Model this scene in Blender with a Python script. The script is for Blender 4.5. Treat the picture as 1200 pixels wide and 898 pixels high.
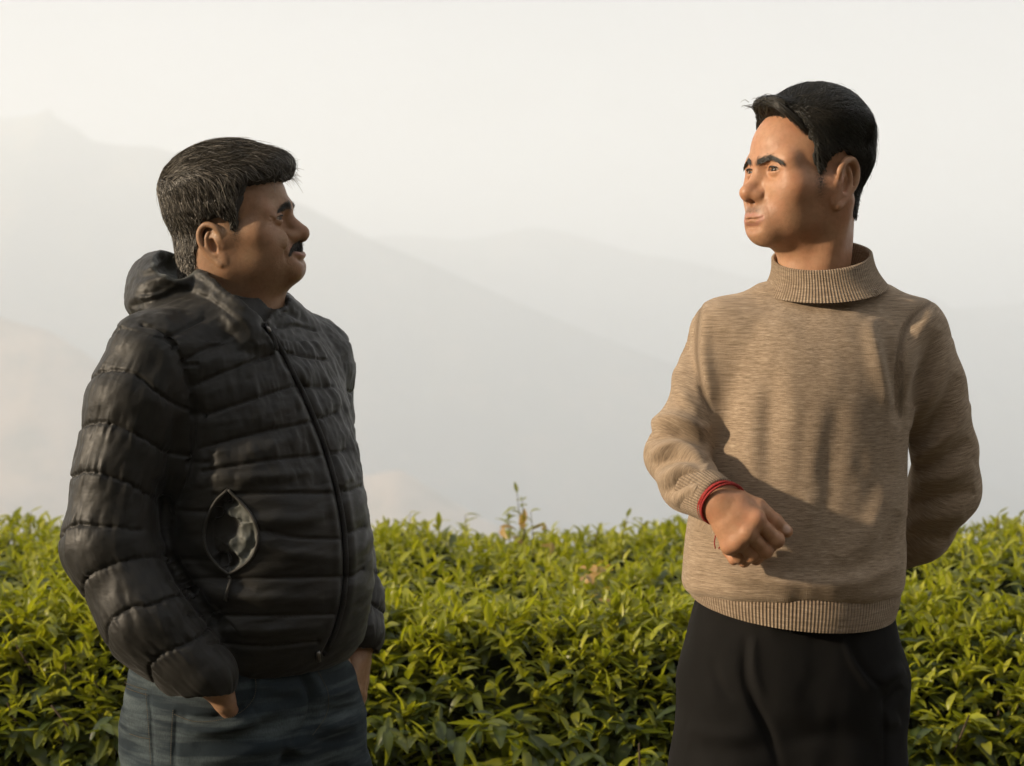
import bpy, math, random
import numpy as np
from mathutils import Vector, Matrix

# ------------------------------------------------------------------ camera, sky, sun, exposure
for _o in list(bpy.data.objects):
    bpy.data.objects.remove(_o)
scene = bpy.context.scene
COL = scene.collection
R = math.radians
CAM_Z, PITCH, FPX = 1.37, 1.49, 2000.0          # eye height (m), tilt down (deg), focal length for a 1200 px wide frame
cam_data = bpy.data.cameras.new('camera')
cam_data.sensor_width = 36.0
cam_data.lens = 36.0 * FPX / 1200.0
cam_data.clip_start, cam_data.clip_end = 0.05, 60000.0
cam_data.dof.use_dof = True
cam_data.dof.focus_distance = 2.6
cam_data.dof.aperture_fstop = 5.6
cam = bpy.data.objects.new('camera', cam_data)
cam.location = (0, 0, CAM_Z)
cam.rotation_euler = (R(90 - PITCH), 0, 0)
COL.objects.link(cam)
scene.camera = cam

SUN_ELEV, SUN_AZ = 17.0, 287.0                  # sun low on the left, a little towards the camera
SUN_DIR = Vector((-math.cos(R(SUN_ELEV)) * math.cos(R(16.0)), -math.cos(R(SUN_ELEV)) * math.sin(R(16.0)), math.sin(R(SUN_ELEV))))
world = bpy.data.worlds.new('World')
scene.world = world
world.use_nodes = True
wn, wl = world.node_tree.nodes, world.node_tree.links
bg = wn['Background']
sky_tex = wn.new('ShaderNodeTexSky')
sky_tex.sky_type = 'NISHITA'
sky_tex.sun_disc = False
sky_tex.sun_elevation = R(SUN_ELEV)
sky_tex.sun_rotation = math.atan2(SUN_DIR.x, SUN_DIR.y)
sky_tex.air_density, sky_tex.dust_density, sky_tex.ozone_density = 1.0, 6.0, 1.0
# thin veil of bright cloud over the whole sky
tc = wn.new('ShaderNodeTexCoord')
mp = wn.new('ShaderNodeMapping'); mp.inputs['Scale'].default_value = (3.0, 3.0, 9.0)
wl.new(tc.outputs['Generated'], mp.inputs['Vector'])
nz = wn.new('ShaderNodeTexNoise'); nz.inputs['Scale'].default_value = 2.2; nz.inputs['Detail'].default_value = 7; nz.inputs['Roughness'].default_value = 0.55
wl.new(mp.outputs['Vector'], nz.inputs['Vector'])
rmp = wn.new('ShaderNodeMapRange'); rmp.inputs[1].default_value = 0.42; rmp.inputs[2].default_value = 0.75; rmp.inputs[3].default_value = 0.95; rmp.inputs[4].default_value = 0.62
wl.new(nz.outputs['Fac'], rmp.inputs[0])
veil = wn.new('ShaderNodeMix'); veil.data_type = 'RGBA'
wl.new(rmp.outputs[0], veil.inputs[0])
wl.new(sky_tex.outputs['Color'], veil.inputs[6])
veil.inputs[7].default_value = (3.6, 3.75, 4.1, 1)
wl.new(veil.outputs[2], bg.inputs['Color'])
bg.inputs['Strength'].default_value = 0.05

sun_data = bpy.data.lights.new('sun', 'SUN')
sun_data.energy = 5.0
sun_data.angle = R(2.5)
sun_data.color = (1.0, 0.82, 0.60)
sun = bpy.data.objects.new('sun', sun_data)
sun.rotation_euler = SUN_DIR.to_track_quat('Z', 'Y').to_euler()
sun.location = (-30, -8, 14)
COL.objects.link(sun)

scene.view_settings.view_transform = 'Standard'
scene.view_settings.look = 'None'
scene.view_settings.exposure = 1.55
scene.view_settings.gamma = 1.0
scene.view_settings.use_curve_mapping = False
scene.render.engine = 'CYCLES'
scene.cycles.use_denoising = True
scene.cycles.use_adaptive_sampling = True
scene.cycles.adaptive_threshold = 0.015
scene.cycles.max_bounces = 6
scene.cycles.volume_bounces = 3
scene.cycles.transparent_max_bounces = 6
scene.cycles.volume_max_steps = 64

rng = np.random.default_rng(11)

# ------------------------------------------------------------------ helpers
_cp, _sp = math.cos(R(PITCH)), math.sin(R(PITCH))
def at(px, py, Y):
    """world point seen at photo pixel (px, py) at ground distance Y"""
    xc, yc = (px - 600.0) / FPX, (449.0 - py) / FPX
    dy, dz = _cp + yc * _sp, -_sp + yc * _cp
    k = Y / dy
    return np.array((xc * k, Y, CAM_Z + dz * k))
def to_px(P):
    d = np.asarray(P) - np.array((0, 0, CAM_Z))
    depth = d[..., 1] * _cp - d[..., 2] * _sp
    up = d[..., 1] * _sp + d[..., 2] * _cp
    return 600 + FPX * d[..., 0] / depth, 449 - FPX * up / depth

def mesh_obj(name, verts, faces, mat, parent=None, smooth=True, attrs=None):
    me = bpy.data.meshes.new(name)
    verts = np.asarray(verts, dtype=np.float32)
    if isinstance(faces, np.ndarray):
        nf, k = faces.shape
        me.vertices.add(len(verts)); me.vertices.foreach_set('co', verts.ravel())
        me.loops.add(nf * k); me.loops.foreach_set('vertex_index', faces.astype(np.int32).ravel())
        me.polygons.add(nf)
        me.polygons.foreach_set('loop_start', np.arange(0, nf * k, k, dtype=np.int32))
        me.update(calc_edges=True)
    else:
        me.from_pydata(verts.tolist(), [], faces)
    if smooth:
        me.polygons.foreach_set('use_smooth', np.ones(len(me.polygons), dtype=bool))
    for an, av in (attrs or {}).items():
        av = np.asarray(av, dtype=np.float32)
        if av.ndim == 1:
            me.attributes.new(an, 'FLOAT', 'POINT').data.foreach_set('value', av)
        elif av.shape[1] == 3:
            me.attributes.new(an, 'FLOAT_VECTOR', 'POINT').data.foreach_set('vector', av.ravel())
        else:
            me.attributes.new(an, 'FLOAT_COLOR', 'POINT').data.foreach_set('color', av.ravel())
    for m in (mat if isinstance(mat, (list, tuple)) else [mat]):
        me.materials.append(m)
    o = bpy.data.objects.new(name, me)
    COL.objects.link(o)
    if parent is not None:
        o.parent = parent
    return o
def empty(name, loc=(0, 0, 0)):
    o = bpy.data.objects.new(name, None); o.location = loc; o.empty_display_size = 0.1
    COL.objects.link(o); return o
def tag(o, label=None, category=None, group=None, kind=None):
    for k, v in (('label', label), ('category', category), ('group', group), ('kind', kind)):
        if v: o[k] = v
    return o

def box_mesh(lo, hi):
    v = [(x, y, z) for z in (lo[2], hi[2]) for y in (lo[1], hi[1]) for x in (lo[0], hi[0])]
    return v, [(0, 2, 3, 1), (4, 5, 7, 6), (0, 1, 5, 4), (2, 6, 7, 3), (0, 4, 6, 2), (1, 3, 7, 5)]
class NT:
    """small wrapper for material node trees"""
    def __init__(self, name):
        self.m = bpy.data.materials.new(name); self.m.use_nodes = True
        self.n, self.l = self.m.node_tree.nodes, self.m.node_tree.links
        self.b = self.n['Principled BSDF']
    def node(self, t, **kw):
        nd = self.n.new('ShaderNode' + t)
        for k, v in kw.items(): setattr(nd, k, v)
        return nd
    def set(self, nd, **kw):
        for k, v in kw.items(): nd.inputs[k.replace('_', ' ')].default_value = v
        return nd
    def link(self, a, b): self.l.new(a, b)
    def coord(self, kind='Object', scale=(1, 1, 1)):
        if kind in ('Object', 'Generated'):
            out = self.node('TexCoord').outputs[kind]
        else:
            at_ = self.node('Attribute'); at_.attribute_name = kind; out = at_.outputs['Vector']
        mp = self.node('Mapping'); mp.inputs['Scale'].default_value = scale
        self.link(out, mp.inputs['Vector']); return mp.outputs['Vector']
    def attr(self, name, out='Fac'):
        a = self.node('Attribute'); a.attribute_name = name; return a.outputs[out]
    def noise(self, vec, scale, detail=4, rough=0.55):
        t = self.node('TexNoise'); t.inputs['Scale'].default_value = scale; t.inputs['Detail'].default_value = detail; t.inputs['Roughness'].default_value = rough
        if vec is not None: self.link(vec, t.inputs['Vector'])
        return t.outputs['Fac']
    def ramp(self, fac, stops):
        r = self.node('ValToRGB'); els = r.color_ramp.elements
        while len(els) < len(stops): els.new(0.5)
        for e, (p, c) in zip(els, stops): e.position = p; e.color = (*c, 1)
        self.link(fac, r.inputs['Fac']); return r.outputs['Color']
    def mix(self, fac, a, b, mode='MIX'):
        m = self.node('Mix', data_type='RGBA', blend_type=mode)
        for s, v in ((0, fac), (6, a), (7, b)):
            if hasattr(v, 'links'): self.link(v, m.inputs[s])
            else: m.inputs[s].default_value = v if s == 0 or len(v) == 4 else (*v, 1)
        return m.outputs[2]
    def maprange(self, v, a, b, c, d):
        m = self.node('MapRange'); self.link(v, m.inputs[0])
        for i, x in enumerate((a, b, c, d)): m.inputs[i + 1].default_value = x
        return m.outputs[0]
    def math(self, op, a, b=None):
        m = self.node('Math', operation=op)
        for i, v in enumerate((a, b)):
            if v is None: continue
            if hasattr(v, 'links'): self.link(v, m.inputs[i])
            else: m.inputs[i].default_value = v
        return m.outputs[0]
    def bump(self, h, strength=0.3, dist=0.001, normal=None):
        b = self.node('Bump'); b.inputs['Strength'].default_value = strength; b.inputs['Distance'].default_value = dist
        self.link(h, b.inputs['Height'])
        if normal is not None: self.link(normal, b.inputs['Normal'])
        self.link(b.outputs['Normal'], self.b.inputs['Normal']); return b.outputs['Normal']
    def col(self, c): 
        if hasattr(c, 'links'): self.link(c, self.b.inputs['Base Color'])
        else: self.b.inputs['Base Color'].default_value = (*c, 1)
    def p(self, **kw):
        for k, v in kw.items():
            i = self.b.inputs[k.replace('_', ' ')]
            if hasattr(v, 'links'): self.link(v, i)
            else: i.default_value = v
        return self

# value noise for mesh code
def vnoise(P, seed=0):
    """smooth lattice noise in [-1, 1] for an (n, d) array"""
    P = np.asarray(P, dtype=np.float64); n, d = P.shape
    i0 = np.floor(P).astype(np.int64); f = P - i0; f = f * f * (3 - 2 * f)
    out = np.zeros(n)
    for c in range(1 << d):
        w = np.ones(n); h = np.full(n, seed * 374761393 + 668265263, dtype=np.int64)
        for k in range(d):
            b = (c >> k) & 1
            w = w * (f[:, k] if b else 1 - f[:, k])
            h = (h ^ ((i0[:, k] + b) * (73856093, 19349663, 83492791)[k])) * 1274126177 & 0xFFFFFFFF
        h = (h ^ (h >> 13)) * 1103515245 & 0xFFFFFFFF
        h ^= h >> 16
        out += w * ((h & 0xFFFF) / 32767.5 - 1.0)
    return out
def fbm(P, octaves=4, seed=0, gain=0.5):
    s = np.zeros(len(P)); a = 1.0
    for o in range(octaves):
        s += a * vnoise(np.asarray(P) * (2.0 ** o) + o * 17.3, seed + o); a *= gain
    return s

# ------------------------------------------------------------------ setting: ground, hills, haze
mg = NT('soil')
cg = mg.coord('Object')
mg.col(mg.ramp(mg.noise(cg, 1.3, 8), [(0.3, (0.045, 0.032, 0.02)), (0.55, (0.07, 0.055, 0.03)), (0.6, (0.05, 0.065, 0.022)), (0.75, (0.06, 0.075, 0.025))]))
mg.p(Roughness=0.95); mg.bump(mg.noise(cg, 14, 6), 0.6, 0.03)
gx = np.concatenate([-np.geomspace(30000, 8, 22), np.linspace(-6, 6, 25), np.geomspace(8, 30000, 22)])
gy = np.concatenate([-np.geomspace(30000, 8, 14), np.linspace(-6, 8, 29), np.geomspace(9, 30000, 40)])
GX, GY = np.meshgrid(gx, gy)
def ground_z(x, y):
    t = np.clip((y - 6.6) / 900.0, 0, 1)
    rise = np.clip(-y - 4.5, 0, 260)                # unseen slope behind the camera, added to cut sky fill from that side
    return 0.8 * rise - np.where(y > 6.6, 420 * t ** 0.8 + 0.0, 0.0) + 0.02 * np.sin(x * 1.3) * np.sin(y * 0.9 + 1)
GZ = ground_z(GX, GY)
nx_, ny_ = len(gx), len(gy)
def grid_faces(nx, ny):
    i, j = np.meshgrid(np.arange(nx - 1), np.arange(ny - 1))
    a = (j * nx + i).ravel()
    return np.stack([a, a + 1, a + nx + 1, a + nx], 1)
tag(mesh_obj('ground', np.stack([GX.ravel(), GY.ravel(), GZ.ravel()], 1), grid_faces(nx_, ny_), mg.m), kind='structure')

mh = NT('forested_hillside')
ch = mh.coord('Object')
mh.col(mh.ramp(mh.noise(ch, 0.012, 10, 0.65), [(0.35, (0.03, 0.04, 0.025)), (0.5, (0.055, 0.065, 0.035)), (0.62, (0.16, 0.12, 0.07)), (0.75, (0.05, 0.06, 0.03))]))
mh.p(Roughness=0.95)
md = NT('sunlit_tint_hillside')
md.col(md.ramp(md.noise(md.coord('Object'), 0.02, 9, 0.65), [(0.35, (0.20, 0.16, 0.09)), (0.55, (0.46, 0.33, 0.21)), (0.7, (0.52, 0.38, 0.26))])); md.p(Roughness=0.95)  # warm pale colour stands in for sunlight on the near slope
def ridge(name, Y, pts, depth, seed, amp, nx=260, nr=46, back=1.0, mat=None):
    """a mountain whose crest follows the ridge line pts (photo px) at distance Y, with slopes running down to both sides"""
    px = np.array([p[0] for p in pts], float); py = np.array([p[1] for p in pts], float)
    xs = np.linspace(px[0], px[-1], nx)
    yy = np.interp(xs, px, py)
    crest = np.array([at(a, b, Y) for a, b in zip(xs, yy)])
    t = np.concatenate([np.linspace(0, 1, nr), -np.linspace(0.03, 1, nr // 2)])
    order = np.argsort(-t); t = t[order]
    V = []
    for tt in t:
        P = crest.copy()
        if tt >= 0: P[:, 1] = Y - tt * depth; low = crest[:, 2] * (1 - tt) ** 1.15 + (-430) * (1 - (1 - tt) ** 1.15)
        else: P[:, 1] = Y - tt * depth * back; low = crest[:, 2] * (1 + tt) + (-430) * (-tt)
        q = np.stack([P[:, 0] / 420, P[:, 1] / 420], 1)
        n = fbm(q, 6, seed, 0.55)
        P[:, 2] = low + n * amp * (min(1, abs(tt) * 4) * 0.85 + 0.04) * (1 - abs(tt)) ** 0.3
        V.append(P)
    V = np.concatenate(V)
    return tag(mesh_obj(name, V, grid_faces(nx, len(t)), mat or mh.m), kind='structure')
ridge('hill', 2600, [(-1500, 330), (-900, 250), (-500, 175), (-250, 150), (-60, 146), (20, 138), (46, 134), (52, 127), (64, 127), (68, 142), (90, 150), (105, 165), (140, 170), (175, 170), (215, 180), (300, 215), (360, 240), (420, 272), (500, 305), (600, 350), (700, 392), (820, 440), (1000, 520), (1400, 640)], 850, 3, 120)
ridge('hill', 3700, [(-200, 360), (200, 320), (400, 284), (470, 276), (540, 279), (580, 272), (630, 262), (680, 274), (760, 300), (850, 318), (960, 345), (1100, 362), (1300, 350), (1500, 320), (2100, 300)], 1100, 8, 150)
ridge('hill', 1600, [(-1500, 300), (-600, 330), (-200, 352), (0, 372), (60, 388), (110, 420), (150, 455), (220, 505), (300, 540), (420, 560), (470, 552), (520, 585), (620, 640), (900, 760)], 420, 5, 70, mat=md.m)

hz = bpy.data.materials.new('haze'); hz.use_nodes = True
hn = hz.node_tree.nodes
hn.remove(hn['Principled BSDF'])
pv = hn.new('ShaderNodeVolumePrincipled')
pv.inputs['Color'].default_value = (0.86, 0.925, 1.0, 1)
pv.inputs['Density'].default_value = 0.00088
pv.inputs['Anisotropy'].default_value = 0.1
hz.node_tree.links.new(pv.outputs['Volume'], hn['Material Output'].inputs['Volume'])
_v, _f = box_mesh((-31000, -31000, -640), (31000, 31000, 378))
tag(mesh_obj('haze', _v, _f, hz, smooth=False), label='pale valley haze between the camera and the mountains', category='haze', kind='stuff')

# ------------------------------------------------------------------ distance-field modelling kit
def smin(a, b, k):
    if k <= 1e-6: return np.minimum(a, b)
    h = np.clip(0.5 + 0.5 * (b - a) / k, 0, 1)
    return b + (a - b) * h - k * h * (1 - h)
def V3(*a): return np.array(a, dtype=np.float64)

def f_ell(c, r, rot=None):
    c = np.asarray(c, float); r = np.asarray(r, float)
    def fn(x, y, z):
        x, y, z = x - c[0], y - c[1], z - c[2]
        if rot is not None:
            x, y, z = (rot[0][0] * x + rot[1][0] * y + rot[2][0] * z, rot[0][1] * x + rot[1][1] * y + rot[2][1] * z, rot[0][2] * x + rot[1][2] * y + rot[2][2] * z)
        k0 = np.sqrt((x / r[0]) ** 2 + (y / r[1]) ** 2 + (z / r[2]) ** 2)
        k1 = np.sqrt((x / r[0] ** 2) ** 2 + (y / r[1] ** 2) ** 2 + (z / r[2] ** 2) ** 2) + 1e-9
        return k0 * (k0 - 1) / k1
    m = float(r.max())
    fn.lo, fn.hi = c - m, c + m
    return fn
def f_cone(a, b, ra, rb):
    """round cone / capsule"""
    a = np.asarray(a, float); b = np.asarray(b, float); ab = b - a; L2 = float(ab @ ab) + 1e-12
    def fn(x, y, z):
        t = np.clip(((x - a[0]) * ab[0] + (y - a[1]) * ab[1] + (z - a[2]) * ab[2]) / L2, 0, 1)
        return np.sqrt((x - a[0] - ab[0] * t) ** 2 + (y - a[1] - ab[1] * t) ** 2 + (z - a[2] - ab[2] * t) ** 2) - (ra + (rb - ra) * t)
    m = max(ra, rb)
    fn.lo, fn.hi = np.minimum(a, b) - m, np.maximum(a, b) + m
    return fn
def f_box(c, h, r, rot=None):
    c = np.asarray(c, float); h = np.asarray(h, float)
    def fn(x, y, z):
        x, y, z = x - c[0], y - c[1], z - c[2]
        if rot is not None:
            x, y, z = (rot[0][0] * x + rot[1][0] * y + rot[2][0] * z, rot[0][1] * x + rot[1][1] * y + rot[2][1] * z, rot[0][2] * x + rot[1][2] * y + rot[2][2] * z)
        qx, qy, qz = np.abs(x) - h[0] + r, np.abs(y) - h[1] + r, np.abs(z) - h[2] + r
        return np.sqrt(np.maximum(qx, 0) ** 2 + np.maximum(qy, 0) ** 2 + np.maximum(qz, 0) ** 2) + np.minimum(np.maximum(qx, np.maximum(qy, qz)), 0) - r
    m = float(np.linalg.norm(h))
    fn.lo, fn.hi = c - m, c + m
    return fn
def f_loft(levels, rot=None, origin=(0, 0), p=2.3):
    """stack of superellipses: levels = [(z, cx, cy, half_width, half_front, half_back)], ascending z; y < 0 is front; rot = yaw"""
    L = np.array(sorted(levels), float)
    cs, sn = (1.0, 0.0) if rot is None else (math.cos(rot), math.sin(rot))
    def fn(x, y, z):
        zz = np.broadcast_to(z, (1, 1, z.shape[2])).ravel() if hasattr(z, 'shape') and z.ndim == 3 else z
        zc = np.clip(zz, L[0, 0], L[-1, 0])
        q = [smooth_interp(zc, L[:, 0], L[:, i]).reshape(1, 1, -1) if np.ndim(zc) else np.interp(zc, L[:, 0], L[:, i]) for i in range(1, 6)]
        X, Y = x - origin[0], y - origin[1]
        X, Y = cs * X + sn * Y, -sn * X + cs * Y
        X = X - q[0]; Y = Y - q[1]
        b = np.where(Y < 0, q[3], q[4])
        k = (np.abs(X / q[2]) ** p + np.abs(Y / b) ** p) ** (1.0 / p)
        rr = np.sqrt(X * X + Y * Y) + 1e-9
        d = rr * (1 - 1 / np.maximum(k, 1e-6))
        d = np.maximum(d * 0.93, -0.3)
        dz = np.maximum(L[0, 0] - z, z - L[-1, 0])
        return np.where(dz > 0, np.sqrt(np.maximum(d, 0) ** 2 + np.maximum(dz, 0) ** 2), np.maximum(d, dz))
    m = float(max(np.abs(L[:, 3]).max(), np.abs(L[:, 4]).max(), np.abs(L[:, 5]).max()) + np.abs(L[:, 1:3]).max())
    fn.lo = np.array((origin[0] - m, origin[1] - m, L[0, 0])); fn.hi = np.array((origin[0] + m, origin[1] + m, L[-1, 0]))
    return fn
def smooth_interp(x, xp, fp):
    """monotone-ish cubic (finite-difference hermite)"""
    xp = np.asarray(xp, float); fp = np.asarray(fp, float)
    if len(xp) < 3: return np.interp(x, xp, fp)
    d = np.diff(fp) / np.diff(xp)
    m = np.concatenate([[d[0]], (d[1:] + d[:-1]) / 2, [d[-1]]])
    i = np.clip(np.searchsorted(xp, x) - 1, 0, len(xp) - 2)
    h = xp[i + 1] - xp[i]; t = (x - xp[i]) / h
    return (2 * t ** 3 - 3 * t ** 2 + 1) * fp[i] + (t ** 3 - 2 * t ** 2 + t) * h * m[i] + (-2 * t ** 3 + 3 * t ** 2) * fp[i + 1] + (t ** 3 - t ** 2) * h * m[i + 1]
def mirror(fn):
    g = lambda x, y, z: fn(np.abs(x), y, z)
    hx = max(abs(fn.lo[0]), abs(fn.hi[0]))
    g.lo = np.array((-hx, fn.lo[1], fn.lo[2])); g.hi = np.array((hx, fn.hi[1], fn.hi[2]))
    return g

class Vol:
    def __init__(self, lo, hi, h):
        self.lo = np.asarray(lo, float); self.h = h
        self.n = np.ceil((np.asarray(hi, float) - self.lo) / h).astype(int) + 1
        self.ax = [self.lo[i] + h * np.arange(self.n[i]) for i in range(3)]
        self.d = np.full(self.n, 0.05, dtype=np.float32)
    def blank(self):
        o = Vol.__new__(Vol); o.__dict__.update(self.__dict__); o.d = np.full(self.n, 0.05, dtype=np.float32); return o
    def _sl(self, lo, hi, pad):
        s = []
        for i in range(3):
            a = int(np.clip(math.floor((lo[i] - pad - self.lo[i]) / self.h), 0, self.n[i])); b = int(np.clip(math.ceil((hi[i] + pad - self.lo[i]) / self.h) + 1, 0, self.n[i]))
            s.append(slice(a, b))
        return tuple(s)
    def _ev(self, fn, pad):
        s = self._sl(fn.lo, fn.hi, pad)
        x = self.ax[0][s[0]].reshape(-1, 1, 1); y = self.ax[1][s[1]].reshape(1, -1, 1); z = self.ax[2][s[2]].reshape(1, 1, -1)
        if min(len(self.ax[i][s[i]]) for i in range(3)) == 0: return s, None
        return s, fn(x, y, z).astype(np.float32)
    def add(self, fn, k=0.0):
        s, v = self._ev(fn, k + 0.02)
        if v is not None: self.d[s] = smin(self.d[s], v, k)
        return self
    def cut(self, fn, k=0.0):
        s, v = self._ev(fn, k + 0.012)
        if v is not None: self.d[s] = -smin(-self.d[s], v, k)
        return self
    def chain(self, pts, rad, k=0.0, join=None):
        """tapered limb through pts: its pieces joined softly first, then blended in with k"""
        fns = [f_cone(pts[i], pts[i + 1], rad[i], rad[i + 1]) for i in range(len(pts) - 1)]
        def fn(x, y, z):
            d = fns[0](x, y, z)
            for g in fns[1:]: d = smin(d, g(x, y, z), join if join is not None else 0.3 * min(rad))
            return d
        fn.lo = np.min([f.lo for f in fns], 0); fn.hi = np.max([f.hi for f in fns], 0)
        return self.add(fn, k)
    def sample(self, P):
        """trilinear value"""
        q = (np.asarray(P) - self.lo) / self.h
        q = np.clip(q, 0, self.n - 1.001); i = q.astype(int); f = q - i
        d = self.d; out = 0
        for c in range(8):
            b = ((c >> 0) & 1, (c >> 1) & 1, (c >> 2) & 1)
            w = 1
            for k in range(3): w = w * (f[:, k] if b[k] else 1 - f[:, k])
            out = out + w * d[i[:, 0] + b[0], i[:, 1] + b[1], i[:, 2] + b[2]]
        return out
    def grad(self, P, e=None):
        e = e or self.h
        g = np.stack([self.sample(P + np.eye(3)[k] * e) - self.sample(P - np.eye(3)[k] * e) for k in range(3)], 1)
        return g / (np.linalg.norm(g, axis=1, keepdims=True) + 1e-9)
    def mesh(self, iso=0.0, smooth=2):
        """naive surface nets"""
        d = self.d - iso
        d[0], d[-1], d[:, 0], d[:, -1], d[:, :, 0], d[:, :, -1] = [np.maximum(e, 1e-4) for e in (d[0], d[-1], d[:, 0], d[:, -1], d[:, :, 0], d[:, :, -1])]
        ins = d < 0
        n = np.array(d.shape)
        cnt = np.zeros(n - 1, dtype=np.int8)
        for c in range(8):
            a, b, e = c & 1, (c >> 1) & 1, (c >> 2) & 1
            cnt += ins[a:n[0] - 1 + a, b:n[1] - 1 + b, e:n[2] - 1 + e]
        cells = np.argwhere((cnt > 0) & (cnt < 8))
        idx = np.full(n - 1, -1, dtype=np.int32); idx[tuple(cells.T)] = np.arange(len(cells))
        acc = np.zeros((len(cells), 3)); m = np.zeros(len(cells))
        off = np.array([[(c >> k) & 1 for k in range(3)] for c in range(8)])
        vals = np.stack([d[cells[:, 0] + o[0], cells[:, 1] + o[1], cells[:, 2] + o[2]] for o in off], 1)
        for a in range(8):
            for k in range(3):
                if off[a][k]: continue
                b = a | (1 << k)
                va, vb = vals[:, a], vals[:, b]
                cr = (va < 0) != (vb < 0)
                t = np.where(cr, va / np.where(cr, va - vb, 1), 0)
                acc += np.where(cr[:, None], off[a] + t[:, None] * (np.array(off[b]) - off[a]), 0); m += cr
        P = self.lo + self.h * (cells + acc / m[:, None])
        F = []
        for k in range(3):
            u, v = [(1, 2), (2, 0), (0, 1)][k]
            s0 = [slice(None)] * 3; s1 = [slice(None)] * 3
            s0[k] = slice(0, n[k] - 1); s1[k] = slice(1, n[k])
            A, B = ins[tuple(s0)], ins[tuple(s1)]
            e = np.argwhere(A != B)
            e = e[(e[:, u] > 0) & (e[:, v] > 0) & (e[:, u] < n[u] - 1) & (e[:, v] < n[v] - 1)]
            if not len(e): continue
            du = np.eye(3, dtype=int)[u]; dv = np.eye(3, dtype=int)[v]
            q = np.stack([idx[tuple((e - du - dv).T)], idx[tuple((e - dv).T)], idx[tuple(e.T)], idx[tuple((e - du).T)]], 1)
            flip = ~A[tuple(e.T)]
            q[flip] = q[flip][:, ::-1]
            F.append(q)
        F = np.concatenate(F)
        return laplace(P, F, smooth), F
def laplace(P, F, it, lam=0.5, mu=-0.52):
    """volume-keeping smoothing over quad edges"""
    if it <= 0: return P
    e = np.concatenate([F[:, [0, 1]], F[:, [1, 2]], F[:, [2, 3]], F[:, [3, 0]]])
    e = np.concatenate([e, e[:, ::-1]])
    deg = np.bincount(e[:, 0], minlength=len(P)).astype(float); deg[deg == 0] = 1
    for k in range(it):
        for w in (lam, mu):
            s = np.stack([np.bincount(e[:, 0], weights=P[e[:, 1], c], minlength=len(P)) for c in range(3)], 1) / deg[:, None]
            P = P + w * (s - P)
    return P
def normals(P, F):
    a = np.cross(P[F[:, 2]] - P[F[:, 0]], P[F[:, 3]] - P[F[:, 1]])
    N = np.zeros_like(P)
    for c in range(4):
        for k in range(3): N[:, k] += np.bincount(F[:, c], weights=a[:, k], minlength=len(P))
    return N / (np.linalg.norm(N, axis=1, keepdims=True) + 1e-12)
def poly_dist(Q, line):
    """distance of 2D/3D points to a polyline, with signed side (2D) and parameter"""
    L = np.asarray(line, float); best = np.full(len(Q), 1e9); side = np.zeros(len(Q)); par = np.zeros(len(Q))
    seg = np.linalg.norm(np.diff(L, axis=0), axis=1); cum = np.concatenate([[0], np.cumsum(seg)])
    for i in range(len(L) - 1):
        a, ab = L[i], L[i + 1] - L[i]
        t = np.clip(((Q - a) @ ab) / (ab @ ab + 1e-12), 0, 1)
        r = Q - a - t[:, None] * ab
        dd = np.linalg.norm(r, axis=1); m = dd < best
        best[m] = dd[m]; par[m] = (cum[i] + t[m] * seg[i]) / cum[-1]
        if Q.shape[1] == 2: side[m] = np.sign(ab[0] * r[m, 1] - ab[1] * r[m, 0])
    return best, side, par
def curve(pts, n=24):
    """catmull-rom through pts"""
    P = np.asarray(pts, float)
    if len(P) < 3: return np.array([P[0] + (P[-1] - P[0]) * t for t in np.linspace(0, 1, n)])
    Q = np.concatenate([[2 * P[0] - P[1]], P, [2 * P[-1] - P[-2]]]); out = []
    per = max(2, n // (len(P) - 1))
    for i in range(1, len(Q) - 2):
        for t in np.linspace(0, 1, per, endpoint=False):
            out.append(0.5 * (2 * Q[i] + (Q[i + 1] - Q[i - 1]) * t + (2 * Q[i - 1] - 5 * Q[i] + 4 * Q[i + 1] - Q[i + 2]) * t * t + (3 * Q[i] - Q[i - 1] - 3 * Q[i + 1] + Q[i + 2]) * t ** 3))
    out.append(P[-1]); return np.array(out)
def stroke(P, N, line, w, h, one_sided=0.0, taper=True, facing=-0.05, n=24, ymax=None):
    """sculpt a crease (h < 0) or ridge (h > 0) along a line drawn in photo px; w in m; only on the side that faces the camera"""
    u, v = to_px(P)
    L = curve(line, n)
    lo, hi = L.min(0) - 70, L.max(0) + 70
    m = (u > lo[0]) & (u < hi[0]) & (v > lo[1]) & (v < hi[1])
    view = P - np.array((0, 0, CAM_Z)); view /= np.linalg.norm(view, axis=1, keepdims=True)
    m &= (np.einsum('ij,ij->i', N, view) < -facing if facing > 0 else np.einsum('ij,ij->i', N, view) < 0.12)
    if ymax is not None: m &= P[:, 1] < ymax
    id_ = np.nonzero(m)[0]
    if not len(id_): return P
    Q = np.stack([u[id_], v[id_]], 1)
    d, s, t = poly_dist(Q, L)
    d = d * P[id_, 1] / FPX
    if one_sided: d = np.where(s * one_sided > 0, d * 2.6, d)
    g = np.exp(-(d / w) ** 2)
    if taper: g = g * np.clip(np.sin(np.pi * np.clip(t, 0, 1)), 0, 1) ** 0.6
    P = P.copy(); P[id_] += N[id_] * (h * g)[:, None]
    return P
def rot_z(a):
    c, s = math.cos(a), math.sin(a); return np.array(((c, -s, 0), (s, c, 0), (0, 0, 1.0)))
def rot_x(a):
    c, s = math.cos(a), math.sin(a); return np.array(((1.0, 0, 0), (0, c, -s), (0, s, c)))
def rot_y(a):
    c, s = math.cos(a), math.sin(a); return np.array(((c, 0, s), (0, 1.0, 0), (-s, 0, c)))
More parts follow.
